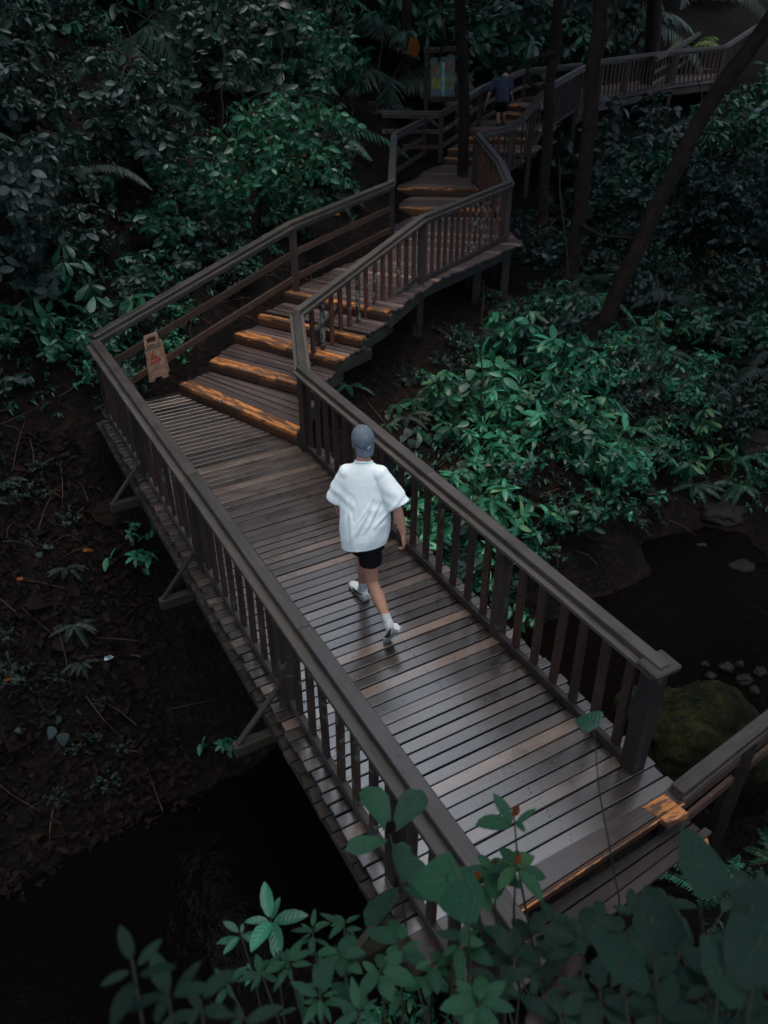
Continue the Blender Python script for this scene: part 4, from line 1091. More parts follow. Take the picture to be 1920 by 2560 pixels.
# ================================================================== PLANTING
KIND = {'broad': (P_BROAD, 'shrub'), 'small': (P_SMALL, 'creeper'), 'heart': (P_HEART, 'leafy plant'), 'fern': (P_FERN, 'fern'), 'palm': (P_PALM, 'palm')}
DESC = {'broad': 'glossy broadleaf shrub', 'small': 'low small leaved plant', 'heart': 'plant with large heart shaped leaves', 'fern': 'arching green fern', 'palm': 'palm with long drooping fronds'}
placed = []
_q = bz(1500, 835, -.9)
for _k in range(5): placed.append((_q.x - .12 * _k - .05, _q.y - .42 * _k + .1, 1.5))
def scatter(zone, poly, n, mix, sc, mind, seed, sink=.03, lean=0.0, where='x', avoid=.1, prefs=None, gaps=None):
    """drop plants on the ground inside a polygon (x, y)"""
    random.seed(seed); xs_ = [p[0] for p in poly]; ys_ = [p[1] for p in poly]; got = 0; tries = 0
    while got < n and tries < n * 60:
        tries += 1
        x, y = rnd(min(xs_), max(xs_)), rnd(min(ys_), max(ys_)); ins = False
        for (x0, y0), (x1, y1) in zip(poly, poly[1:] + poly[:1]):
            if (y0 > y) != (y1 > y) and x < (x1 - x0) * (y - y0) / (y1 - y0) + x0: ins = not ins
        if not ins: continue
        if gaps is not None and noise.noise(V((x * 1.1, y * 1.1, 7))) < gaps: continue
        k = random.choices(list(mix), list(mix.values()))[0]
        if k == 'palm' and -3.4 < x < 3.2 and 14 < y < 24: k = 'fern'
        s_ = rnd(*sc) * (1.0 if k != 'palm' else .8)
        rad = {'broad': .45, 'small': .25, 'heart': .35, 'fern': .4, 'palm': .4}[k] * s_
        if ondeck(x, y, rad * .6 + avoid): continue
        if any((x - a) ** 2 + (y - b_) ** 2 < (mind * (s_ + c_) / 2) ** 2 for a, b_, c_ in placed): continue
        z = gh(x, y)
        if z < -2.6: continue
        pl = KIND[k][0]
        if prefs and k in prefs: pr = pl[random.choice(prefs[k])]
        else: pr = random.choice(pl)
        placed.append((x, y, s_)); got += 1
        sz = '' if s_ > (sc[0] + sc[1]) / 2 + .15 else ''
        place(pr, (x, y, z - sink), s_, None, (rnd(-.15, .15), rnd(-.15, .15)),
              '%s %s' % (DESC[k], where), KIND[k][1], '%ss %s' % (DESC[k], zone))
# hill left of the stairs
scatter('on the hill left of the stairs', [(-4.3, 9.8), (-3.2, 11.5), (-2.0, 13.2), (-1.0, 15.6), (-1.0, 17.5), (-9, 19), (-11, 11), (-7, 8.8)], 125, {'broad': 5, 'small': 4, 'fern': 1.4, 'heart': .6}, (.5, 1.15), .34, 1, where='on the dark hill left of the stairs', prefs={'broad': [0, 2, 3, 4], 'small': [0, 1, 1], 'fern': [0, 2]})
scatter('above the middle landing', [(-1.0, 17.5), (-.7, 21), (-4, 26), (-12, 30), (-10, 18)], 55, {'broad': 5, 'palm': .8, 'fern': .8}, (1.2, 2.3), .5, 2, where='in the dim forest above the middle landing', prefs={'broad': [0, 2, 3], 'palm': [0, 1]})
scatter('close behind the left railing', [(-3.9, 9.9), (-3.2, 10.6), (-2.1, 12.7), (-2.6, 13.0), (-4.6, 10.2)], 12, {'small': 5, 'broad': 1}, (.5, .9), .3, 3, where='poking through the bars of the left railing', avoid=.0, prefs={'small': [0, 2], 'broad': [0]})
# leaf litter bank at the left, sparse seedlings
scatter('on the leaf litter bank', [(-4.2, 9.3), (-3.2, 7.6), (-2.6, 5.6), (-4, 4.6), (-6.5, 6.5), (-6, 9)], 44, {'small': 3, 'fern': 3, 'heart': 1}, (.3, .7), .36, 4, where='on the leaf littered bank left of the bridge', prefs={'small': [1], 'fern': [2], 'heart': [1]})
# right bank: lush plants behind the bridge rail
scatter('on the bank right of the bridge', [(.0, 8.75), (.35, 10.6), (1.6, 11.5), (2.6, 13.5), (4.6, 14), (4.6, 12.2), (3.2, 10.6), (1.8, 9.5), (.5, 8.6)], 56, {'broad': 5, 'small': 1.2, 'heart': 2.2, 'fern': 1.6}, (.55, 1.15), .36, 5, where='on the bright bank right of the bridge rail', gaps=-.04, prefs={'broad': [1, 1, 4, 0, 2, 5], 'small': [2, 0], 'fern': [1, 0], 'heart': [0, 0, 1]})
scatter('below the middle landing', [(-.6, 9.4), (.2, 11.8), (1.6, 13.6), (2.6, 15.6), (3.4, 15), (2.0, 12.9), (1.2, 11), (.1, 9.0)], 52, {'small': 3, 'fern': 2.4, 'heart': 1, 'broad': 1}, (.4, .95), .27, 57, where='on the shaded soil below the middle landing', avoid=-.1, prefs={'small': [0, 1, 2], 'fern': [0, 2], 'heart': [1], 'broad': [0, 5]})
scatter('over the black ravine', [(1.0, 8.5), (2.4, 9.2), (4.0, 10.6), (5.2, 12.6), (6.6, 14.4), (6.0, 15), (4.6, 12.8), (3.2, 10.7), (1.6, 9.2)], 26, {'broad': 3, 'fern': 3, 'small': 2}, (.6, 1.1), .32, 58, where='hanging over the edge of the black ravine', prefs={'broad': [0, 4, 5], 'small': [0, 1], 'fern': [0, 1]})
scatter('between the log and the bridge', [(1.6, 11.4), (2.0, 12.9), (3.2, 14.6), (4.9, 14.4), (4.6, 12.0), (3.0, 11.0)], 16, {'broad': 3, 'heart': 2, 'fern': 1, 'small': 1}, (.5, .9), .36, 56, where='between the mossy log and leaning tree', prefs={'broad': [1, 0, 5], 'small': [2, 0], 'fern': [1, 0], 'heart': [0, 1]})
scatter('at the foot of the bridge rail', [(-.1, 8.5), (.6, 8.4), (1.6, 8.6), (2.2, 9.4), (.8, 9.4)], 12, {'broad': 4, 'fern': 1}, (.5, .85), .35, 55, where='hanging at the edge just behind the right bridge rail', prefs={'broad': [1], 'fern': [1]})
scatter('right of the leaning tree', [(2.9, 14.2), (3.3, 19), (5, 22), (9, 24), (14, 24), (12, 15), (6.5, 14.5), (5, 13)], 74, {'broad': 5, 'small': 2.5, 'fern': 1.4, 'palm': .25}, (.8, 1.4), .46, 6, where='on the slope around the leaning tree', prefs={'broad': [0, 2, 2, 3], 'small': [0, 1], 'fern': [0, 2]})
scatter('around the information board', [(-2, 21), (.3, 22.3), (.5, 24.6), (3.0, 26), (3.5, 30), (2, 37), (-7, 37), (-5, 26)], 46, {'broad': 4, 'palm': 1.2, 'fern': .8}, (1.3, 2.4), .55, 71, where='in the dark round the information board', prefs={'broad': [0, 2, 2, 4], 'palm': [0, 1]})
scatter('below the raised walkway', [(5, 22), (7.5, 26), (13, 31.3), (17, 36), (17, 26), (10, 21)], 80, {'broad': 4, 'small': 1, 'fern': 1}, (1.2, 2.1), .55, 72, where='on the slope below the raised walkway', prefs={'broad': [0, 2, 2, 4]})
scatter('on the far right bank', [(5.6, 9.6), (6.4, 13), (9, 15), (13, 14), (11, 7), (6.6, 7.0)], 60, {'broad': 2.5, 'small': 3, 'fern': 1.5}, (.6, 1.2), .45, 7, where='on the far bank at the right edge', prefs={'broad': [0, 2], 'small': [0, 1], 'fern': [0, 2]})
scatter('right of the mossy roots', [(4.6, 12.0), (5.0, 14.6), (8, 16.8), (9.4, 14.8), (6.6, 11.8)], 26, {'broad': 3, 'fern': 2.5, 'small': 1.5}, (.7, 1.2), .36, 74, where='right of the mossy tree roots', prefs={'broad': [0, 2, 4], 'small': [0, 1], 'fern': [0, 1]})
scatter('behind the raised walkway', [(4, 28.5), (8, 33.5), (13, 39), (22, 44), (20, 50), (2, 46), (0, 32)], 90, {'broad': 4, 'palm': 1.6}, (2.0, 3.4), .62, 8, where='in the gloom behind the raised walkway', prefs={'broad': [0, 2, 3]})
scatter('on the far slope at the top right', [(12, 34.5), (16, 37), (24, 40), (30, 50), (20, 54), (10, 44)], 46, {'broad': 4, 'palm': 1}, (2.4, 3.6), .55, 73, where='on the far slope in the top right corner', prefs={'broad': [0, 2, 2]})
# near bank, under the camera
scatter('on the near bank', [(-1.6, 1.75), (-.4, 2.35), (.5, 2.55), (.65, 1.9), (.2, 1.1), (-1.2, 1.0)], 34, {'small': 3, 'fern': 2.6, 'broad': 1.6}, (.45, .85), .2, 9, where='in the near undergrowth along the bottom', avoid=-.15, prefs={'broad': [0, 5, 5], 'small': [2, 0], 'fern': [1, 0]})
scatter('on the near right bank', [(.9, 2.1), (1.7, 2.35), (3.4, 3.4), (3.5, 2.0), (1.2, 1.0), (.6, 1.6)], 34, {'small': 3, 'fern': 1, 'broad': 2}, (.45, .9), .22, 10, where='in the undergrowth at the bottom right', avoid=-.15, prefs={'broad': [0, 2], 'small': [0, 1], 'fern': [0, 1]})
scatter('below the exit railing', [(2.6, 3.6), (2.6, 4.4), (4.2, 5.0), (5.5, 4.2), (4.5, 3.4)], 14, {'fern': 3, 'small': 2}, (.5, .8), .34, 11, where='below the dark exit railing', avoid=-.1, prefs={'small': [0, 2], 'fern': [1, 0]})

# ------------------------------------------------------------------ understory trees (crowns of leafy sprays overhanging the slope)
def spray_tree(loc, H, lean_, mat, seed, label, nb=16, L=.22, W=.08, spread=1.6, group=None, z0=.35):
    random.seed(seed); root = empty('understory_tree', loc, label, 'tree', group)
    tr = MB(loc); fo = MB(loc); base = V(loc)
    top = base + V((lean_[0], lean_[1], H))
    pts = [base + (top - base) * q + V((rnd(-.08, .08), rnd(-.08, .08), 0)) * (1 if 0 < q < 1 else 0) for q in [i / 6 for i in range(7)]]
    tr.tube(pts, [.07 * (1 - .65 * i / 6) for i in range(7)], 7)
    for i in range(nb):
        u = z0 + (1 - z0) * (i + rnd(0, 1)) / nb; k = u * 6; j = min(int(k), 5); p = pts[j].lerp(pts[j + 1], k - j)
        a = i * 2.4 + rnd(-.4, .4); bl = spread * rnd(.55, 1.1) * (1.1 - .45 * u)
        br = stemcurve(p, (cos(a), sin(a), rnd(.2, .7)), bl, 1.2, 6)
        tr.tube(br, [.018 * (1 - .8 * q / 6) + .002 for q in range(7)], 4)
        for j2 in range(2, 7):
            d = (br[j2] - br[j2 - 1]).normalized()
            for _ in range(3 if j2 < 6 else 1):
                b2 = rnd(0, 6.28); tw = stemcurve(br[j2], (cos(b2), sin(b2), rnd(-.1, .5)), rnd(.12, .35), .9, 2)
                rosette(fo, tw[-1], tw[-1] - tw[-2], random.choice((5, 6, 7)), L, W, 'oval', .8, .8)
        rosette(fo, br[-1], br[-1] - br[-2], 7, L, W, 'oval', .8, .8)
    tr.build('trunk', M_BARK, root, smooth=True); fo.build('crown', mat, root, smooth=True)
    return root
def tree_at(x, y, *a, **k): return spray_tree((x, y, gh(x, y) - .1), *a, **k)
tree_at(-2.35, 14.6, 2.3, (.7, -.4), L_TEAL, 101, 'leafy understory tree with the brightest glossy sprays, left of the information board', nb=24, spread=1.9, L=.19, W=.065)
tree_at(-3.3, 13.4, 1.5, (.4, -.4), L_TEAL, 111, 'low leafy understory tree just above the left railing', nb=14, spread=1.1, L=.17, W=.06)
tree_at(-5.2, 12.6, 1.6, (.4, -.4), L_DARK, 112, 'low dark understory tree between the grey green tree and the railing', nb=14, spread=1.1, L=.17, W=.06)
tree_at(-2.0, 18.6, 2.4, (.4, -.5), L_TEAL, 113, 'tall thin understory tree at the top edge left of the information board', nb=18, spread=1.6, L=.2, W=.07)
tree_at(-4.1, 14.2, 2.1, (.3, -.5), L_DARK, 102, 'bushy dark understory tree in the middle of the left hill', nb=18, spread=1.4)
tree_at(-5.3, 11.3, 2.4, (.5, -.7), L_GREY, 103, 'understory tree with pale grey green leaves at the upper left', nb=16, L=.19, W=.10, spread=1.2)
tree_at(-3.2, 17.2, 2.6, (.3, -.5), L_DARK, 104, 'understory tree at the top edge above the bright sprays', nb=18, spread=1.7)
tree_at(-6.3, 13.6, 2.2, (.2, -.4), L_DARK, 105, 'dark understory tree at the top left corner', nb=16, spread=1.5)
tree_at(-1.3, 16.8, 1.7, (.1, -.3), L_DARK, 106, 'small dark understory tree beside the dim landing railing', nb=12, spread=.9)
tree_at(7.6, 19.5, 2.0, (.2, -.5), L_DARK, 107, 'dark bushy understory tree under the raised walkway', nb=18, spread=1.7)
tree_at(10.6, 19.8, 2.2, (-.2, -.5), L_TEAL, 108, 'green understory tree right of the leaning trunk', nb=18, spread=1.8)
tree_at(5.6, 19.0, 1.6, (0, -.3), L_DARK, 109, 'low dark understory tree between the thin trunk and the leaning trunk', nb=14, spread=1.3)
tree_at(9.0, 14.0, 1.5, (-.3, -.4), L_DARK, 110, 'dark understory tree on the far right bank', nb=14, spread=1.2)

# ------------------------------------------------------------------ big trees with canopy above the frame
CR_MESH = {}
def crown_mesh(k):
    if k not in CR_MESH:
        random.seed(300 + k); mb = MB()
        for cl in range(46):
            while True:
                c_ = V((rnd(-1, 1), rnd(-1, 1), rnd(-1, 1)))
                if .3 < c_.length < 1: break
            c_ = V((c_.x * 3.6, c_.y * 3.6, c_.z * 1.7))
            for _ in range(34):
                q = V((random.gauss(0, .55), random.gauss(0, .55), random.gauss(0, .32)))
                leaf(mb, c_ + q, (rnd(-1, 1), rnd(-1, 1), rnd(-.6, .3)), (rnd(-.4, .4), rnd(-.4, .4), 1), rnd(.35, .6), rnd(.16, .28), .4, .2, 'oval', lite=True)
        CR_MESH[k] = mb.mesh('crown', L_DARK, True)
    return CR_MESH[k]
def crown_obj(root, p, sc, k=0):
    o = bpy.data.objects.new('crown', crown_mesh(k)); COL.objects.link(o); o.parent = root
    o.location = V(p) - root.location; o.scale = (sc, sc, sc * .8); o.rotation_euler = (0, 0, rnd(0, 6.28)); return o
def big_tree(name, pts, radii, label, crowns, mat=M_BARK, group=None, extra=None, n=12):
    root = empty(name, tuple(pts[0]), label, 'tree', group); mb = MB(root.location)
    # subdivide and roughen the trunk
    P_ = [V(p) for p in pts]; fine = []; fr = []
    for i in range(len(P_) - 1):
        for q in range(5):
            u = q / 5; fine.append(P_[i].lerp(P_[i + 1], u) + V((noise.noise(V((i + u, 1, 3))), noise.noise(V((i + u, 5, 3))), 0)) * radii[i] * .5); fr.append((radii[i] * (1 - u) + radii[i + 1] * u) * (1 + .12 * noise.noise(V((i * 2 + u * 2, 7, 1)))))
    fine.append(P_[-1]); fr.append(radii[-1])
    mb.tube(fine, fr, n); mb.build('trunk', mat, root, smooth=True)
    if extra:
        for nm, e_pts, e_r in extra:
            m2 = MB(root.location); m2.tube(e_pts, e_r, 8); m2.build(nm, mat, root, smooth=True)
    for p, sc in crowns: crown_obj(root, p, sc, random.randrange(2))
    return root
random.seed(5)
# leaning tree at the right, its looping root
t0 = bz(1500, 835, -.9)
Yb = t0.y
lt = [by(1496, 845, Yb), by(1560, 690, Yb + .1), by(1640, 520, Yb + .25), by(1730, 340, Yb + .4), by(1820, 190, Yb + .5), by(1925, 50, Yb + .6), by(2080, -180, Yb + .8), by(2350, -620, Yb + 1.2)]
rt1 = [by(1520, 790, Yb), by(1490, 870, Yb - .1), by(1470, 930, Yb - .25), by(1440, 955, Yb - .35), by(1405, 945, Yb - .35), by(1380, 925, Yb - .2)]
rt2 = [by(1510, 830, Yb), by(1450, 880, Yb + .05), by(1400, 885, Yb + .1), by(1340, 850, Yb + .3)]
rt3 = [by(1520, 820, Yb), by(1560, 880, Yb), by(1580, 960, Yb - .1)]
big_tree('leaning_tree', lt, [.17, .15, .14, .14, .135, .13, .12, .10], 'tree with a bare trunk leaning across the right side from its looping mossy roots', [(lt[-1] + V((0, 1, 1.5)), 1.0)], M_BARKM, extra=[('root', rt1, [.10, .085, .07, .06, .05, .03]), ('root', rt2, [.08, .06, .05, .03]), ('root', rt3, [.09, .07, .04])])
# thin trunk in front of the walkway
c_ = [by(1425, 690, 16.2), by(1445, 560, 16.1), by(1462, 420, 16.0), by(1478, 260, 15.9), by(1490, 120, 15.8), by(1500, 0, 15.8), by(1505, -160, 15.8), by(1500, -420, 15.8)]
big_tree('slender_tree', c_, [.15, .14, .135, .13, .12, .12, .11, .10], 'slender straight trunk rising in front of the raised walkway', [(c_[-1] + V((0, 0, 1.5)), 1.0)], extra=[('branch', [by(1448, 560, 16), by(1500, 590, 15.8), by(1580, 595, 15.7), by(1680, 640, 15.6)], [.05, .035, .03, .015]), ('branch', [by(1484, 190, 15.9), by(1505, 120, 15.7), by(1530, 60, 15.7), by(1550, -60, 15.7)], [.05, .045, .04, .03])])
# dark trunk standing in front of the upper steps
c_ = [by(1156, 436, 20.0), by(1160, 330, 20), by(1160, 240, 20), by(1155, 120, 20), by(1150, 20, 20), by(1150, -160, 20), by(1150, -340, 20)]
big_tree('straight_tree', c_, [.13, .13, .125, .12, .115, .11, .1], 'dark straight trunk standing in front of the short steps', [(c_[-1] + V((0, 0, 1)), 1.0)])
# twisted vine-like trunk
c_ = [by(1355, 560, 17.6), by(1362, 430, 17.6), by(1370, 330, 17.6), by(1372, 240, 17.6), by(1385, 150, 17.6), by(1392, 60, 17.6), by(1400, -60, 17.6), by(1405, -300, 17.6)]
big_tree('twisted_tree', c_, [.11, .11, .105, .10, .10, .10, .095, .09], 'dark trunk with a hooked vine branch beside the upper stair rail', [(c_[-1] + V((0, 0, 1.3)), .95)], extra=[('branch', [by(1372, 210, 17.6), by(1345, 222, 17.5), by(1322, 205, 17.4), by(1318, 170, 17.4), by(1335, 148, 17.4), by(1362, 138, 17.4), by(1388, 132, 17.5)], [.05, .045, .045, .04, .04, .035, .03])])
# background trunks
for i, (x, Y, r) in enumerate([(640, 27, .16), (905, 30, .2), (1010, 26, .14), (1270, 33, .2), (1590, 40, .22), (1660, 42, .25), (1700, 44, .22), (330, 24, .12), (735, 33, .2), (1620, 14.6, .0)]):
    if r == 0: continue
    p0 = by(x, -10, Y); g0 = gh(p0.x, p0.y)
    big_tree('forest_tree', [(p0.x, p0.y, g0 - .2), (p0.x + .1, p0.y, g0 + 2), (p0.x, p0.y, g0 + 4.5), (p0.x + .2, p0.y, g0 + 8)], [r * 1.2, r, r * .9, r * .8], 'dim forest tree trunk in the dark background', [((p0.x, p0.y, g0 + 8.5), 1.3)], group='forest trees in the background')
# trees added to shade the ravine and the slopes; their crowns are above the frame
def canopy(x, y, z, sc, bx, by__, label):
    g0 = gh(bx, by__); random.seed(int(x * 7 + y * 13) + 900)
    big_tree('added_shade_tree', [(bx, by__, g0 - .3), (bx + (x - bx) * .04, by__ + (y - by__) * .04, g0 + 2.5), (bx + (x - bx) * .2, by__ + (y - by__) * .2, max(g0 + 4, z * .72)), (x, y, z - .5)], [.3, .26, .2, .1], label, [((x, y, z), sc)], group='trees added to shade the clearing')
SHADE_TREES = [(-9, 3, 10, 1.4, -9, 1), (-9, 9.5, 10.5, 1.25, -10, 6), (-10, 15, 11.5, 1.4, -13, 12), (-7.6, 21.5, 11.5, 1.25, -10, 22), (-13, 22, 13, 1.6, -15, 22), (0, 29.5, 10.5, 1.25, -1, 30), (5.5, 31, 11.5, 1.4, 4.6, 33), (10, 24, 10, 1.4, 15, 23),
 (12, 17, 9.5, 1.4, 15, 14), (10.5, 9.5, 9.5, 1.3, 13, 8), (9, 2.5, 10, 1.3, 9, 0), (4, -3.5, 11, 1.4, 4, -4), (-4, -3, 11, 1.4, -4, -4), (15, 33, 12, 1.6, 19, 35), (-4.5, 32, 13, 1.5, -6, 34), (18, 12, 12, 1.6, 20, 11), (-15, 9, 12, 1.6, -17, 9),
 (1.0, 1.6, 10.6, .7, 4.5, -4), (-5.2, 2.5, 10, .9, -7, -1), (5.8, 5.0, 10, .85, 7.5, 0), (-7.0, 15.0, 10.5, .8, -11, 10), (6.9, 20, 10.5, .95, 14, 19), (6.9, 13, 9.8, .75, 13, 11), (-5.6, 7.0, 10.4, .62, -10, 5), (3.5, 26, 10.5, .9, 9.2, 31), (-6.3, 18, 11, .75, -9, 18), (-5.4, 10.2, 10.8, .62, -10, 4), (-4.7, 6.0, 10.6, .72, -9, 4), (3.3, 12.4, 10.6, .5, 12, 6), (-3.6, 1.8, 10.6, .6, -6, -3)]
for c_ in SHADE_TREES: canopy(*c_, 'tall tree added to shade the clearing, its crown above the frame')
# ================================================================== PROPS
# mossy boulder
def boulder(name, loc, r, label, mat, seed=1, group=None, cat='rock'):
    bm = bmesh.new(); bmesh.ops.create_icosphere(bm, subdivisions=5, radius=1)
    for v_ in bm.verts:
        p = v_.co.copy(); k = 1 + .34 * noise.noise(p * 1.3 + V((seed, 0, 0))) + .07 * noise.noise(p * 4 + V((seed, 0, 0))) + .035 * noise.noise(p * 10) + .02 * noise.noise(p * 25)
        v_.co = V((p.x * r[0], p.y * r[1], p.z * r[2])) * k
    me = bpy.data.meshes.new(name); bm.to_mesh(me); bm.free(); me.materials.append(mat)
    me.polygons.foreach_set('use_smooth', [True] * len(me.polygons))
    o = bpy.data.objects.new(name, me); COL.objects.link(o); o.location = loc; lab(o, label, cat, group); return o
m_moss, n, b = newmat('moss covered stone')
tx = N(n, 'ShaderNodeTexCoord'); g = N(n, 'ShaderNodeTexNoise', Scale=4.0, Detail=12.0, Roughness=.8); n.links.new(tx.outputs['Object'], g.inputs['Vector'])
n.links.new(ramp(n, g.outputs[0], [(.38, (.003, .003, .002)), (.5, (.010, .012, .005)), (.62, (.030, .032, .010))]), b.inputs['Base Color'])
b.inputs['Roughness'].default_value = .95; b.inputs['Specular IOR Level'].default_value = .1
bp = N(n, 'ShaderNodeBump', Strength=.9, Distance=.03); n.links.new(g.outputs[0], bp.inputs['Height']); n.links.new(bp.outputs[0], b.inputs['Normal'])
M_STONE = simple('dark wet stone', (.010, .008, .007), .75, .3, bump=(6, .8, .03), noise_=.5, nscale=3)
pb = bz(1735, 1840, -1.75); bo_ = boulder('boulder', pb, (.80, .55, .5), 'big moss covered boulder below the end post of the bridge', m_moss, 3)
random.seed(66); mb = MB(pb)
for _ in range(1500):
    f_ = random.choice(bo_.data.polygons[:]) if _ == 0 else bo_.data.polygons[random.randrange(len(bo_.data.polygons))]
    if f_.normal.z < .15 or noise.noise(f_.center * 2.2) < -.12: continue
    leaf(mb, f_.center + pb, f_.normal + V((rnd(-1, 1), rnd(-1, 1), rnd(-.3, .6))), f_.normal, rnd(.02, .05), rnd(.01, .02), .4, .2, 'oval', lite=True)
mt_ = mb.build('moss_tuft', L_SHADE, bo_, smooth=True); mt_['kind'] = 'stuff'
for i, (x, y, r) in enumerate([(1840, 1180, .35), (1780, 1240, .22), (1890, 1290, .3), (1700, 1060, .3), (1900, 1080, .45)]):
    p = bz(x, y, -1.9); p.z = gh(p.x, p.y) + r * .15
    boulder('stream_rock', p, (r, r * .8, r * .5), 'dark wet rock among the stones on the far right bank', M_STONE, 10 + i, 'wet rocks on the right bank')
# small dark stones in the stream at the right
for i, (x, y, r) in enumerate([(1775, 1690, .10), (1815, 1670, .13), (1800, 1720, .09), (1860, 1700, .14), (1850, 1660, .08), (1885, 1725, .10), (1900, 1680, .12), (1762, 1660, .07), (1835, 1745, .09)]):
    p = bz(x, y, -2.80); boulder('stream_stone', p, (r * .7, r * .6, r * .6), 'small wet stone breaking the stream surface behind the boulder', M_STONE, 30 + i, 'wet stones in the stream')
# mossy fallen log under the middle landing
def log(name, pts, r, label, mat):
    root = MB(pts[0]); P_ = [V(p) for p in pts]; fine = []
    for a, b in zip(P_, P_[1:]):
        for q in range(4): fine.append(a.lerp(b, q / 4) + V((0, 0, rnd(-.02, .02))))
    fine.append(P_[-1])
    root.tube(fine, [r * (1 - .4 * i / len(fine)) * rnd(.93, 1.07) for i in range(len(fine))], 12)
    return lab(root.build(name, mat, None, smooth=True), label, 'log')
random.seed(3)
def gp(x, y, z, dz=.05):
    p = bz(x, y, z); p.z = gh(p.x, p.y) + dz; return p
log('fallen_log', [bz(1165, 715, .05), bz(1250, 745, -.10), bz(1340, 785, -.35), bz(1385, 800, -.5)], .13, 'moss covered fallen log lying on the soil right of the landing', M_BARKM)
log('fallen_branch', [bz(1290, 600, 0), bz(1380, 590, .1), bz(1470, 625, -.1)], .06, 'thin dark fallen branch lying behind the mossy log', M_BARK)
log('rotten_branch', [bz(1340, 2560, 1.9), bz(1400, 2460, 1.7), bz(1450, 2400, 1.6)], .035, 'blurred brown rotten branch at the very bottom edge', M_BAR)

# yellow-brown caution sign hanging on the hillside railing
sgn = by(375, 890, 10.05)
M_SIGN = simple('weathered tan plastic', (.34, .20, .125), .6, .35, bump=(12, .3, .004), noise_=.45, nscale=9)
M_RED = simple('faded red paint', (.40, .03, .02), .6)
M_BLK = simple('faded black print', (.03, .025, .02), .8); M_SPOT = simple('pale flaking spot', (.5, .42, .32), .9)
c0s = by(357, 858, 9.95); c1s = by(392, 834, 9.95)
tl, tr_, br_, bl_ = by(358, 840, 9.98), by(392, 830, 9.98), by(421, 940, 9.93), by(375, 957, 9.93)
sign = empty('caution_sign', tuple(bl_.lerp(br_, .5)), 'grubby tan folding caution sign with a red triangle hung on the left railing', 'sign')
ex = ((tr_ - tl) + (br_ - bl_)).normalized(); ey = ((tl + tr_) / 2 - (bl_ + br_) / 2).normalized(); ez = ex.cross(ey).normalized()
if ez.dot(CAM - tl) < 0: ez = -ez
HS = ((tl + tr_) / 2 - (bl_ + br_) / 2).length; WB = (br_ - bl_).length; WT = (tr_ - tl).length; oc = (bl_ + br_) / 2
def SP(u, v, w_=0): # u across -1..1, v 0..1 up
    return oc + ex * (u * (WB + (WT - WB) * v) / 2) + ey * (v * HS) + ez * w_
def panel(mb, poly, w0, w1):
    k = len(mb.v); n_ = len(poly)
    f_ = [SP(u, v, w1) for u, v in poly]; b__ = [SP(u, v, w0) for u, v in poly]
    mb.poly(f_); mb.poly(list(reversed(b__)))
    for i in range(n_): mb.poly([b__[i], b__[(i + 1) % n_], f_[(i + 1) % n_], f_[i]])
mb = MB(sign.location)
for pl in ([(-1, .22), (1, .22), (1, .80), (-1, .80)], [(-1, 0), (-.45, 0), (-.35, .06), (-1, .06)], [(.45, 0), (1, 0), (1, .06), (.35, .06)], [(-1, .06), (1, .06), (1, .215), (-1, .215)],
           [(-1, .80), (-.62, .80), (-.62, .93), (-1, .93)], [(.62, .80), (1, .80), (1, .93), (.62, .93)], [(-1, .93), (1, .93), (.9, 1), (-.9, 1)]):
    panel(mb, pl, -.012, .012)
front = mb.build('front_panel', M_SIGN, sign, bevel=.003)
mb = MB(sign.location)
for pl in ([(-1, .06), (1, .06), (1, .80), (-1, .80)],): panel(mb, pl, -.10, -.085)
mb.build('back_panel', M_SIGN, sign, bevel=.003)
mb = MB(sign.location)
for pl in ([(-.02, .655), (.12, .63), (-.48, .395), (-.66, .36)], [(-.02, .655), (.12, .63), (.62, .44), (.76, .40)], [(-.66, .36), (.76, .40), (.58, .445), (-.44, .40)]): panel(mb, pl, .0125, .0145)
panel(mb, [(.0, .56), (.12, .56), (.1, .50), (-.25, .44), (-.28, .47), (.0, .52)], .0125, .0145); panel(mb, [(.05, .53), (.3, .50), (.42, .45), (.3, .45), (.05, .49)], .0125, .0145)
mb.build('red_triangle', M_RED, front)
mb = MB(sign.location); random.seed(4)
for _ in range(26):
    u, v, r = rnd(-.85, .85), rnd(.08, .78), rnd(.03, .09)
    panel(mb, [(u + r * cos(a) * rnd(.6, 1.1), v + r * .32 * sin(a) * rnd(.6, 1.1)) for a in [k * pi / 4 for k in range(8)]], .0125, .0138)
mb.build('flaked_spot', M_SPOT, front)['kind'] = 'stuff'
def text(s, size, u, v, w_, mat, parent, name='lettering', ax_=None, rot=None, loc=None, ext=.001):
    cu = bpy.data.curves.new(name, 'FONT'); cu.body = s; cu.size = size; cu.align_x = 'CENTER'; cu.align_y = 'CENTER'; cu.extrude = ext
    o = bpy.data.objects.new(name, cu); COL.objects.link(o)
    dg = bpy.context.evaluated_depsgraph_get(); me = bpy.data.meshes.new_from_object(o.evaluated_get(dg)); bpy.data.objects.remove(o)
    me.materials.clear(); me.materials.append(mat); o = bpy.data.objects.new(name, me); COL.objects.link(o); o.parent = parent
    return o
R3 = Matrix((ex, ey, ez)).transposed()
for s_, v, sz in (('CAUTION', .745, .05), ('WET FLOOR', .69, .036)):
    o = text(s_, sz, 0, v, 0, M_BLK, front); o.rotation_euler = R3.to_euler(); o.location = SP(0, v, .0135) - sign.location

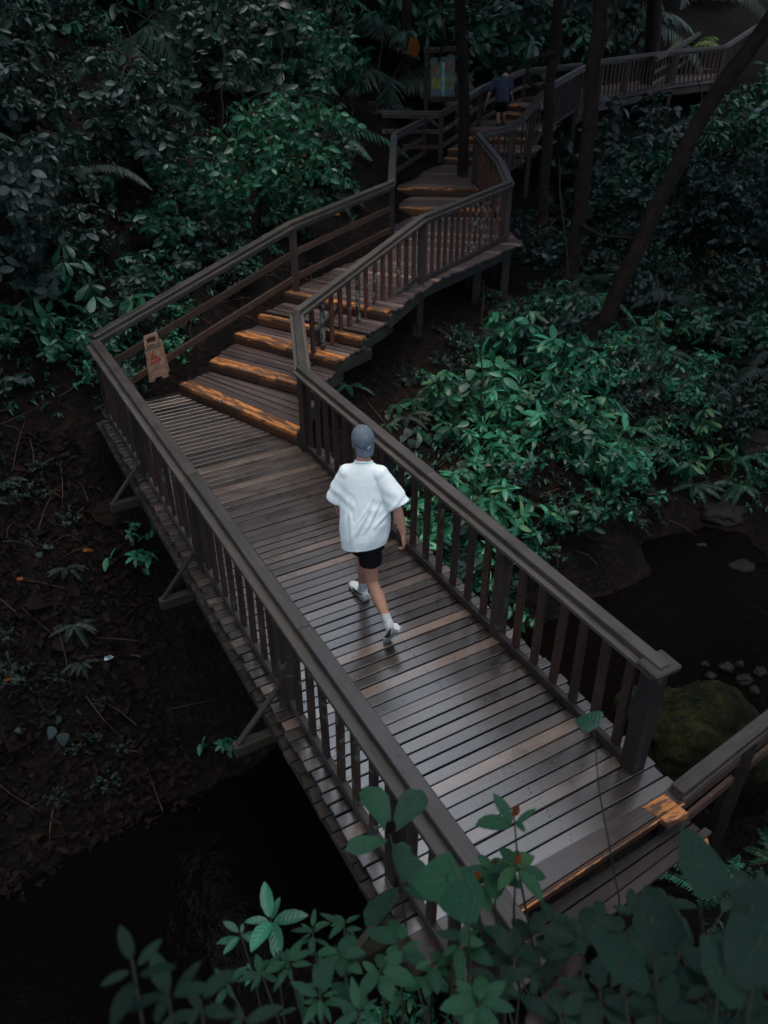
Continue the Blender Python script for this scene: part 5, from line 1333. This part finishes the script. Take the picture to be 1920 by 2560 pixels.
# information board in the dark at the top
ib = by(1108, 240, 23.4)
bt = empty('information_board', (ib.x, ib.y, gh(ib.x, ib.y)), 'dim framed information board with four picture blocks in the dark at the top', 'board')
q = [by(1078, 241, 23.4), by(1137, 238, 23.5), by(1138, 140, 23.5), by(1077, 145, 23.4)]
mb = MB(bt.location)
fx = (q[1] - q[0]).normalized(); fz = V((0, 0, 1)); fy = fx.cross(fz)
mb.beam(q[0] - fx * .12 - V((0, 0, 1.2)), q[3] - fx * .12 + V((0, 0, .25)), .12, .12); mb.beam(q[1] + fx * .12 - V((0, 0, 1.2)), q[2] + fx * .12 + V((0, 0, .25)), .12, .12)
mb.beam(q[3] - fx * .2 + V((0, 0, .16)), q[2] + fx * .2 + V((0, 0, .16)), .14, .12); mb.beam(q[0] - fx * .06 - V((0, 0, .08)), q[1] + fx * .06 - V((0, 0, .08)), .1, .12)
mb.build('frame', M_POST, bt, bevel=.01)
def quadp(u0, v0, u1, v1, w_):
    f = lambda u, v: (q[0].lerp(q[1], u)).lerp(q[3].lerp(q[2], u), v) + fy * w_
    return [f(u0, v0), f(u1, v0), f(u1, v1), f(u0, v1)]
fy = fy if fy.dot(CAM - q[0]) > 0 else -fy
mb = MB(bt.location); mb.poly(quadp(0, 0, 1, 1, .0)); mb.poly(list(reversed(quadp(0, 0, 1, 1, -.03))))
pan = mb.build('panel', simple('pale blue grey printed sheet', (.085, .125, .135), .5), bt)
for (u0, v0, u1, v1, col) in ((.05, .58, .42, .86, (.12, .14, .06)), (.58, .60, .95, .88, (.14, .10, .06)), (.05, .18, .42, .50, (.2, .2, .05)), (.58, .18, .95, .50, (.16, .17, .08)), (.46, .0, .56, .86, (.16, .42, .42))):
    mb = MB(bt.location); mb.poly(quadp(u0, v0, u1, v1, .004)); mb.build('picture_block', simple('printed picture', col, .4, noise_=.6, nscale=5), pan)
for (u0, v0, u1, v1) in ((.08, .60, .2, .70), (.62, .74, .72, .86)):
    mb = MB(bt.location); mb.poly(quadp(u0, v0, u1, v1, .007)); mb.build('red_picture', simple('printed red', (.3, .02, .015), .4), pan)

# dead leaves: the big ones one by one
def big_leaf(x, y, z, L, W, mat, label, ang, shape='oval', tone=.5, tilt=.5, name='dead_leaf', group=None, cat='leaf', onground=True, lift=.05):
    p = bz(x, y, z)
    if onground:
        p = hit(x, y); p.z = gh(p.x, p.y) + lift
    mb = MB(p); a = radians(ang); d = V((cos(a), sin(a), tilt * rnd(-.3, .3)))
    leaf(mb, p - d * L / 2, d, (rnd(-.3, .3), -.6, 1), L, W, rnd(.3, .8), .3, shape, tone=tone)
    return lab(mb.build(name, mat, None, smooth=True), label, cat, group)
random.seed(9)
BL = [(285, 1290, .55, .42, L_DEAD, 'large dark red brown leaf on the litter below the bridge end', 10, .35), (110, 1330, .3, .2, L_DEAD, 'folded brown leaf high on the left litter bank', 70, .5), (205, 1300, .1, .06, L_ORNG, 'small orange leaf beside the big brown leaf', 100, .4), (222, 1385, .13, .06, L_ORNG, 'orange leaf below the big brown leaf', 10, .7), (275, 1415, .12, .07, L_ORNG, 'orange leaf right of the green seedling', 20, .3),
 (52, 1450, .1, .05, L_ORNG, 'tiny orange leaf near the left edge', 30, .6), (20, 1695, .2, .13, L_ORNG, 'orange leaf at the left edge of the litter bank', 160, .2), (120, 1500, .55, .35, L_DEAD, 'broad brown leaf under the green seedling', 60, .6), (60, 1850, .5, .3, L_DEAD, 'long brown leaf at the lower left edge', 80, .5), (310, 1765, .3, .2, L_DEAD, 'brown leaf beside the lower fern', 120, .7), (170, 1620, .35, .22, L_DEAD, 'curled brown leaf above the white scrap', 20, .3),
 (415, 655, .28, .12, L_ORNG, 'upright orange leaf on the hill above the railing', 70, .9), (1290, 600, .3, .2, L_DEAD, 'brown leaf at the tail of the mossy log', 20, .8), (1345, 610, .35, .3, L_DEAD, 'pale brown leaf beside the mossy log', 100, .95), (1525, 905, .22, .16, L_ORNG, 'tan dead leaf caught by the leaning tree roots', 60, .9), (1790, 640, .35, .25, L_ORNG, 'orange star shaped leaf high on the right slope', 10, .9), (1160, 1080, .16, .12, L_ORNG, 'red orange leaf among the plants by the rail', 100, .1),
 (1435, 1100, .3, .12, L_DEAD, 'hanging brown leaf in the middle of the right bank', 120, .9), (838, 538, .22, .15, L_ORNG, 'orange leaf on the ground above the left railing', 0, .5), (880, 560, .3, .22, L_DEAD, 'brown leaf behind the left railing bars', 60, .9)]
for i, (x, y, L, W, mt, lb, an, tn) in enumerate(BL): big_leaf(x, y, -.5, L, W, mt, lb, an, tone=tn)
big_leaf(275, 1642, -1, .17, .09, simple('white paper', (.55, .66, .68), .7), 'crumpled white scrap lying on the dark leaf litter', 60, name='paper_scrap', cat='litter')
# leaf on the deck and first step
o = big_leaf(555, 1003, RH + .01, .09, .045, L_GREY, 'small pale leaf lying on the first orange step', 20, onground=False, name='fallen_leaf')
o = big_leaf(534, 1048, .008, .06, .04, L_GREY, 'small pale leaf lying on the deck before the steps', 100, onground=False, name='fallen_leaf')
# fine litter: uncountable
random.seed(77); mb = MB()
def litter(poly, n, L=(.05, .13)):
    xs_ = [p[0] for p in poly]; ys_ = [p[1] for p in poly]; k = 0
    while k < n:
        x, y = rnd(min(xs_), max(xs_)), rnd(min(ys_), max(ys_)); ins = False
        for (x0, y0), (x1, y1) in zip(poly, poly[1:] + poly[:1]):
            if (y0 > y) != (y1 > y) and x < (x1 - x0) * (y - y0) / (y1 - y0) + x0: ins = not ins
        k += 1
        if not ins: continue
        L_ = rnd(*L); a = rnd(0, 6.28)
        leaf(mb, (x, y, gh(x, y) + rnd(.01, .05)), (cos(a), sin(a), rnd(-.4, .4)), (rnd(-.5, .5), rnd(-.5, .5), 1), L_, L_ * rnd(.35, .6), rnd(-1, 1.5), .3, 'oval', lite=True)
litter([(-4.2, 9.6), (-3.2, 8.4), (-2.0, 5.6), (-4, 3.8), (-7.5, 5), (-7, 9)], 9000, (.05, .17))
litter([(-4.5, 9.6), (-3.0, 11.5), (-1.0, 15.6), (-1.0, 17.5), (-6, 16), (-7, 10)], 1800)
litter([(.0, 9.0), (.6, 12), (2.5, 16), (4, 20), (10, 20), (8, 14), (4, 10), (1, 8.6)], 3800)
litter([(6.3, 9), (7, 14), (12, 15), (12, 7)], 1200)
litter([(-1.5, 1.4), (2.5, 3.4), (3.5, 1.4), (0, .5)], 500)
lab(mb.build('leaf_litter', L_DEAD, None, smooth=True), kind='stuff')
# fallen twigs: uncountable
random.seed(91); mb = MB()
for _ in range(420):
    x, y = random.choice(((rnd(-6.5, -2.4), rnd(5, 10)), (rnd(-7, -1), rnd(10, 17)), (rnd(0, 4), rnd(9, 16)), (rnd(3, 11), rnd(10, 22)), (rnd(-1, 3), rnd(1.2, 3))))
    if ondeck(x, y, .1): continue
    a = rnd(0, 6.28); L_ = rnd(.15, .8); z = gh(x, y); x2, y2 = x + cos(a) * L_, y + sin(a) * L_
    mb.tube([(x, y, z + .02), ((x + x2) / 2 + rnd(-.05, .05), (y + y2) / 2 + rnd(-.05, .05), (z + gh(x2, y2)) / 2 + rnd(.02, .09)), (x2, y2, gh(x2, y2) + .03)], [rnd(.003, .012), .006, .003], 4)
lab(mb.build('fallen_twigs', M_BAR, None, smooth=True), kind='stuff')
# hanging vines and aerial roots
random.seed(92)
for i, (x, y0, y1, Y) in enumerate([(555, 30, 420, 15.5), (700, 60, 500, 17), (300, 640, 860, 13.5), (880, 250, 470, 17.5), (1400, 380, 720, 14.8), (1640, 650, 1000, 11.6), (1215, 700, 1050, 10.5), (1750, 200, 420, 17), (960, 60, 300, 20)]):
    a, b = by(x, y0, Y), by(x + rnd(-30, 30), y1, Y); mb = MB(b); n_ = 8
    mb.tube([a.lerp(b, k / n_) + V((rnd(-.05, .05), rnd(-.05, .05), 0)) for k in range(n_ + 1)], [.012] * (n_ + 1), 5)
    lab(mb.build('hanging_vine', M_STEM, None, smooth=True), 'thin dark vine hanging among the undergrowth', 'vine', 'thin hanging vines')
# green ground cover: uncountable
random.seed(78); mb = MB()
def cover(poly, n, L=(.05, .10), k=4):
    xs_ = [p[0] for p in poly]; ys_ = [p[1] for p in poly]
    for _ in range(n):
        x, y = rnd(min(xs_), max(xs_)), rnd(min(ys_), max(ys_)); ins = False
        for (x0, y0), (x1, y1) in zip(poly, poly[1:] + poly[:1]):
            if (y0 > y) != (y1 > y) and x < (x1 - x0) * (y - y0) / (y1 - y0) + x0: ins = not ins
        if not ins or noise.noise(V((x * .8, y * .8, 4))) < -.12 or ondeck(x, y, .05): continue
        z = gh(x, y)
        if z < -2.7: continue
        h = rnd(.03, .22)
        for _k in range(k):
            a = rnd(0, 6.28); leaf(mb, (x + rnd(-.04, .04), y + rnd(-.04, .04), z + h * rnd(.5, 1)), (cos(a), sin(a), rnd(-.4, .3)), (0, 0, 1), rnd(*L), rnd(.025, .05), .6, .2, 'oval', lite=True)
cover([(-4.3, 9.8), (-3.2, 11.5), (-2.0, 13.2), (-1.0, 15.6), (-1.0, 20), (-9, 24), (-10, 8)], 5200, (.07, .14))
cover([(.2, 8.8), (.5, 11), (2.8, 14.2), (3.2, 20), (9, 25), (14, 25), (13, 14), (8, 9), (5, 12), (2, 9.0)], 8600, (.06, .13))
cover([(-1.8, 1.6), (-.3, 2.6), (2.4, 3.4), (4, 3), (1, .4), (-1, .6)], 900, (.05, .09))
lab(mb.build('ground_cover', L_TEAL, None, smooth=True), kind='stuff')

# ------------------------------------------------------------------ foreground plants rising in front of the bridge
def near_plant(name, label, tips, mat, L, W, shape='oval', k=5, base=None, droop=.3, curl=.5, stem=.006, bud=False, up=None, cat='plant'):
    """tips = [(px, py, Y, L factor)] in front of the camera; one stem from the ground feeds them"""
    first = by(tips[0][0], tips[0][1], tips[0][2])
    bx, by_ = (base if base else (first.x + .15, max(.9, first.y - .5)))
    g0 = V((bx, by_, gh(bx, by_) - .05)); root = empty(name, tuple(g0), label, cat); fo = MB(g0); sm = MB(g0); bd = MB(g0)
    for (px, py, Y, f) in tips:
        t_ = by(px, py, Y); mid = g0.lerp(t_, .55) + V((rnd(-.06, .06), rnd(-.1, .02), .06)); mid2 = g0.lerp(t_, .85) + V((0, 0, -.02))
        sm.tube([g0, mid, mid2, t_], [stem * 1.3, stem, stem * .8, stem * .5], 6)
        d = (t_ - mid2).normalized(); d = (d + V((0, 0, 1))).normalized()
        if shape == 'heart':
            dr = V((rnd(-1, 1), rnd(-.6, .8), 0)).normalized() if up is None else V(up).normalized()
            leaf(fo, t_ - dr * L * .25 * f, dr + V((0, 0, -.35)), V((0, -.3, 1)), L * f, L * .8 * f, .3, .12, 'heart')
        else:
            rosette(fo, t_, d, k, L * f, W * f, shape, droop, curl)
            if random.random() < .6: rosette(fo, mid2, d, 3, L * f * .8, W * f * .8, shape, droop, curl)
        if bud:
            leaf(bd, t_, (0.1, -.1, 1), (0, -1, .2), L * .45, L * .16, .1, .5, 'oval'); leaf(bd, t_, (-.1, -.1, 1), (.3, -1, .2), L * .38, L * .14, .1, .5, 'oval')
    fo.build('foliage', mat, root, smooth=True); sm.build('stem', M_STEM, root, smooth=True)
    if bud: bd.build('bud', L_ORNG if bud == 2 else L_DEAD, root, smooth=True)
    return root
random.seed(21)
near_plant('whorled_seedling', 'seedling with four broad green leaves and a brown bud before the left rail', [(975, 2085, 2.15, 1)], L_NEAR, .26, .12, 'ob', 4, base=(.32, 1.7), droop=.15, curl=.35, bud=1)
near_plant('red_bud_seedling', 'seedling with a red bud and three narrow leaves over the deck end', [(1285, 2040, 2.0, 1)], L_NEAR, .18, .065, 'oval', 4, base=(.75, 1.6), droop=.1, curl=.3, bud=2)
near_plant('bushy_seedling', 'bushy seedling with ragged green leaves below the red bud', [(1235, 2175, 1.95, 1), (1190, 2200, 1.9, .8), (1290, 2160, 1.9, .8)], L_NEAR, .17, .08, 'oval', 6, base=(.55, 1.5), droop=.3, bud=2)
near_plant('single_leaf_stem', 'one round green leaf on a long thin curved stem before the right kerb', [(1483, 1800, 2.3, 1)], L_TEAL, .13, .1, 'heart', 1, base=(1.2, 1.7), stem=.004, up=(-.5, .5, 0))
near_plant('heart_leaf_sapling', 'large heart shaped leaf in front of the bridge corner', [(1115, 2190, 1.75, 1), (1175, 2240, 1.6, .9)], L_NEAR, .20, .16, 'heart', 1, base=(.35, 1.3), up=(-.8, .1, 0))
near_plant('glossy_sapling', 'bright glossy sapling with a yellow spotted leaf against the black water', [(675, 2290, 1.95, 1), (600, 2330, 1.9, .7)], L_BRI, .15, .055, 'oval', 6, base=(-.42, 1.75), droop=.15, curl=.35)
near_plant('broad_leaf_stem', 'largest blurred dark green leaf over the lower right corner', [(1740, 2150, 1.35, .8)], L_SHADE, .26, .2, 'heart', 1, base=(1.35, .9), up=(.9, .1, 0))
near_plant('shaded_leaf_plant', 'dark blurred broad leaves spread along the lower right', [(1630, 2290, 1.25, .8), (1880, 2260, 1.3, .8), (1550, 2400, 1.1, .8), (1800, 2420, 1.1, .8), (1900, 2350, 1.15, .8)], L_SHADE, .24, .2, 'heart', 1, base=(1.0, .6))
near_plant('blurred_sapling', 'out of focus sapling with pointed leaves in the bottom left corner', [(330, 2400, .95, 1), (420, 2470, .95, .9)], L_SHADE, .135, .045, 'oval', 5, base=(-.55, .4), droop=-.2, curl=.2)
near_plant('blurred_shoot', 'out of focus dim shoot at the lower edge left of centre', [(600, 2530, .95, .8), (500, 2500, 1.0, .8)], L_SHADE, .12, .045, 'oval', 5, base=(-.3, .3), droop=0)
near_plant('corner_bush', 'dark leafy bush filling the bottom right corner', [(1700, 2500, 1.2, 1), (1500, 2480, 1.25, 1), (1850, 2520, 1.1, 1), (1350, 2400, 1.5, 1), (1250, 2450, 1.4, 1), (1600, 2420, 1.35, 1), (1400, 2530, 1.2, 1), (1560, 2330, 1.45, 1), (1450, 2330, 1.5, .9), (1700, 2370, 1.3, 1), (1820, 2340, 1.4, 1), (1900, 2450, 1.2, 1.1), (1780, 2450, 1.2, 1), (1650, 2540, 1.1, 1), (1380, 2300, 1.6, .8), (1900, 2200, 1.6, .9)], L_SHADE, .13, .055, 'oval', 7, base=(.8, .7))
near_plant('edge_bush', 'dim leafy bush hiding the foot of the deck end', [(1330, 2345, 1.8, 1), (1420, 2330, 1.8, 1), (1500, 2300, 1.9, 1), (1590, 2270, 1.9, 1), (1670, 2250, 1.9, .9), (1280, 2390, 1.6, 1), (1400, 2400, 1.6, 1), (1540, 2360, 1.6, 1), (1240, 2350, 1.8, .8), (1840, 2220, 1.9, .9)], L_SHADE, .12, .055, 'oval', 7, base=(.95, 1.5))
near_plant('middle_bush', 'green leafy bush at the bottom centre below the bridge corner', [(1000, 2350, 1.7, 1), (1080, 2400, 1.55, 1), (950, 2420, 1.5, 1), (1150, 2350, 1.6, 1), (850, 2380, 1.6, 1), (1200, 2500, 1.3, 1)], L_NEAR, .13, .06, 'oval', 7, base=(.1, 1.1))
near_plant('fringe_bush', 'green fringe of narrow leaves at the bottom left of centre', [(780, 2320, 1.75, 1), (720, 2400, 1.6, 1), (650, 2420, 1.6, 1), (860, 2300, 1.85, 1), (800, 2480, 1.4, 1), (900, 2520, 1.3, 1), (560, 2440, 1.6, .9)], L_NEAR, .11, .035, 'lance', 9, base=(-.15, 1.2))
# featured plants
def feat(pr, x, y, z, sc, label, cat, tilt=(0, 0), rz=None, name=None):
    p = hit(x, y); p.z = gh(p.x, p.y)
    o = place(pr, (p.x, p.y, p.z - .02), sc, rz, tilt, label, cat); return o
random.seed(31)
feat(P_SEED[0], 350, 1430, -1, 1.0, 'green seedling with lobed leaves alone on the left litter bank', 'seedling')
feat(P_SEED[0], 345, 1350, -1, .6, 'small seedling above the lobed one on the left bank', 'seedling')
feat(P_SEED[0], 560, 1880, -2, .7, 'pale seedling low on the dark left bank', 'seedling')
feat(P_FERN[1], 1480, 740, -.5, 1.3, 'upright fern beside the leaning trunk', 'fern')
feat(P_FERN[0], 1620, 880, -.8, 1.5, 'large fern right of the leaning tree roots', 'fern')
feat(P_FERN[0], 1730, 1010, -1, 1.5, 'fern spreading on the right above the black ravine', 'fern')
feat(P_HEART[0], 1190, 960, -1, 1.15, 'clump of pale heart shaped leaves right of the lower steps', 'leafy plant')
feat(P_HEART[0], 1250, 900, -1, .9, 'second clump of heart shaped leaves farther up the bank', 'leafy plant')
feat(P_FERN[1], 870, 960, -.6, .55, 'strap leaved fern hanging under the lowest right stair end', 'fern')
pd = V((-1.1, 16.9, gh(-1.1, 16.9)))
place(P_PALM[1], pd, .55, 3.0, (0, 0), 'dim grey palm drooping beside the bend of the landing railing', 'palm')
place(P_PALM[0], V((-6.4, 12.4, gh(-6.4, 12.4) + .8)), .75, 2.0, (0, 0), 'dark palm with a hanging frond at the upper left edge', 'palm')
place(P_PALM[1], V((-4.6, 12.9, gh(-4.6, 12.9) + .9)), .6, 4.0, (0, 0), 'pale palm frond arching below the grey green tree', 'palm')
p = by(1740, 60, 36); place(mk_fern('palm', L_YEL, 53, n=5, L=1.8, pw=.55, W=.09, nl=16, up=1.2), (p.x, p.y, gh(p.x, p.y)), 1.1, 0, (0, 0), 'bright yellow green palm leaf behind the far railing', 'palm') if False else None
yp = mk_fern('palm', L_YEL, 53, n=5, L=1.6, pw=.5, W=.09, nl=16, up=1.6); yp.location = (p.x, p.y, p.z - .9); lab(yp, 'bright yellow green palm leaf behind the far railing', 'palm')
# hanging dead frond and orange bract near the information board
mb = MB(by(1100, 60, 22)); sm_ = MB(by(1100, 60, 22)); pts = [by(1075, -20, 22), by(1110, 30, 22), by(1112, 80, 22), by(1100, 130, 22), by(1095, 150, 22)]
random.seed(2); frond(mb, sm_, pts, .45, 18, .03, .9); hf = lab(empty('hanging_frond', tuple(mb.org)), 'pale dead palm frond hanging in front of the information board', 'frond'); mb.build('leaflet', L_DEAD, hf, smooth=True); sm_.build('rib', M_BAR, hf, smooth=True)
mb = MB(by(1035, 115, 23)); leaf(mb, by(1035, 90, 23), (0, 0, -1), (0, -1, 0), .5, .3, .3, .3, 'oval', tone=.8); lab(mb.build('orange_leaf', L_ORNG, None, smooth=True), 'hanging orange leaf in the dark left of the information board', 'leaf')
# drop prototypes that were never planted
for pr in P_BROAD + P_SMALL + P_HEART + P_FERN + P_PALM + P_SEED:
    if not pr['used']:
        for ch in list(pr.children): bpy.data.objects.remove(ch)
        bpy.data.objects.remove(pr)
    else: del pr['used']
for o in list(bpy.data.objects):
    if 'used' in o: del o['used']
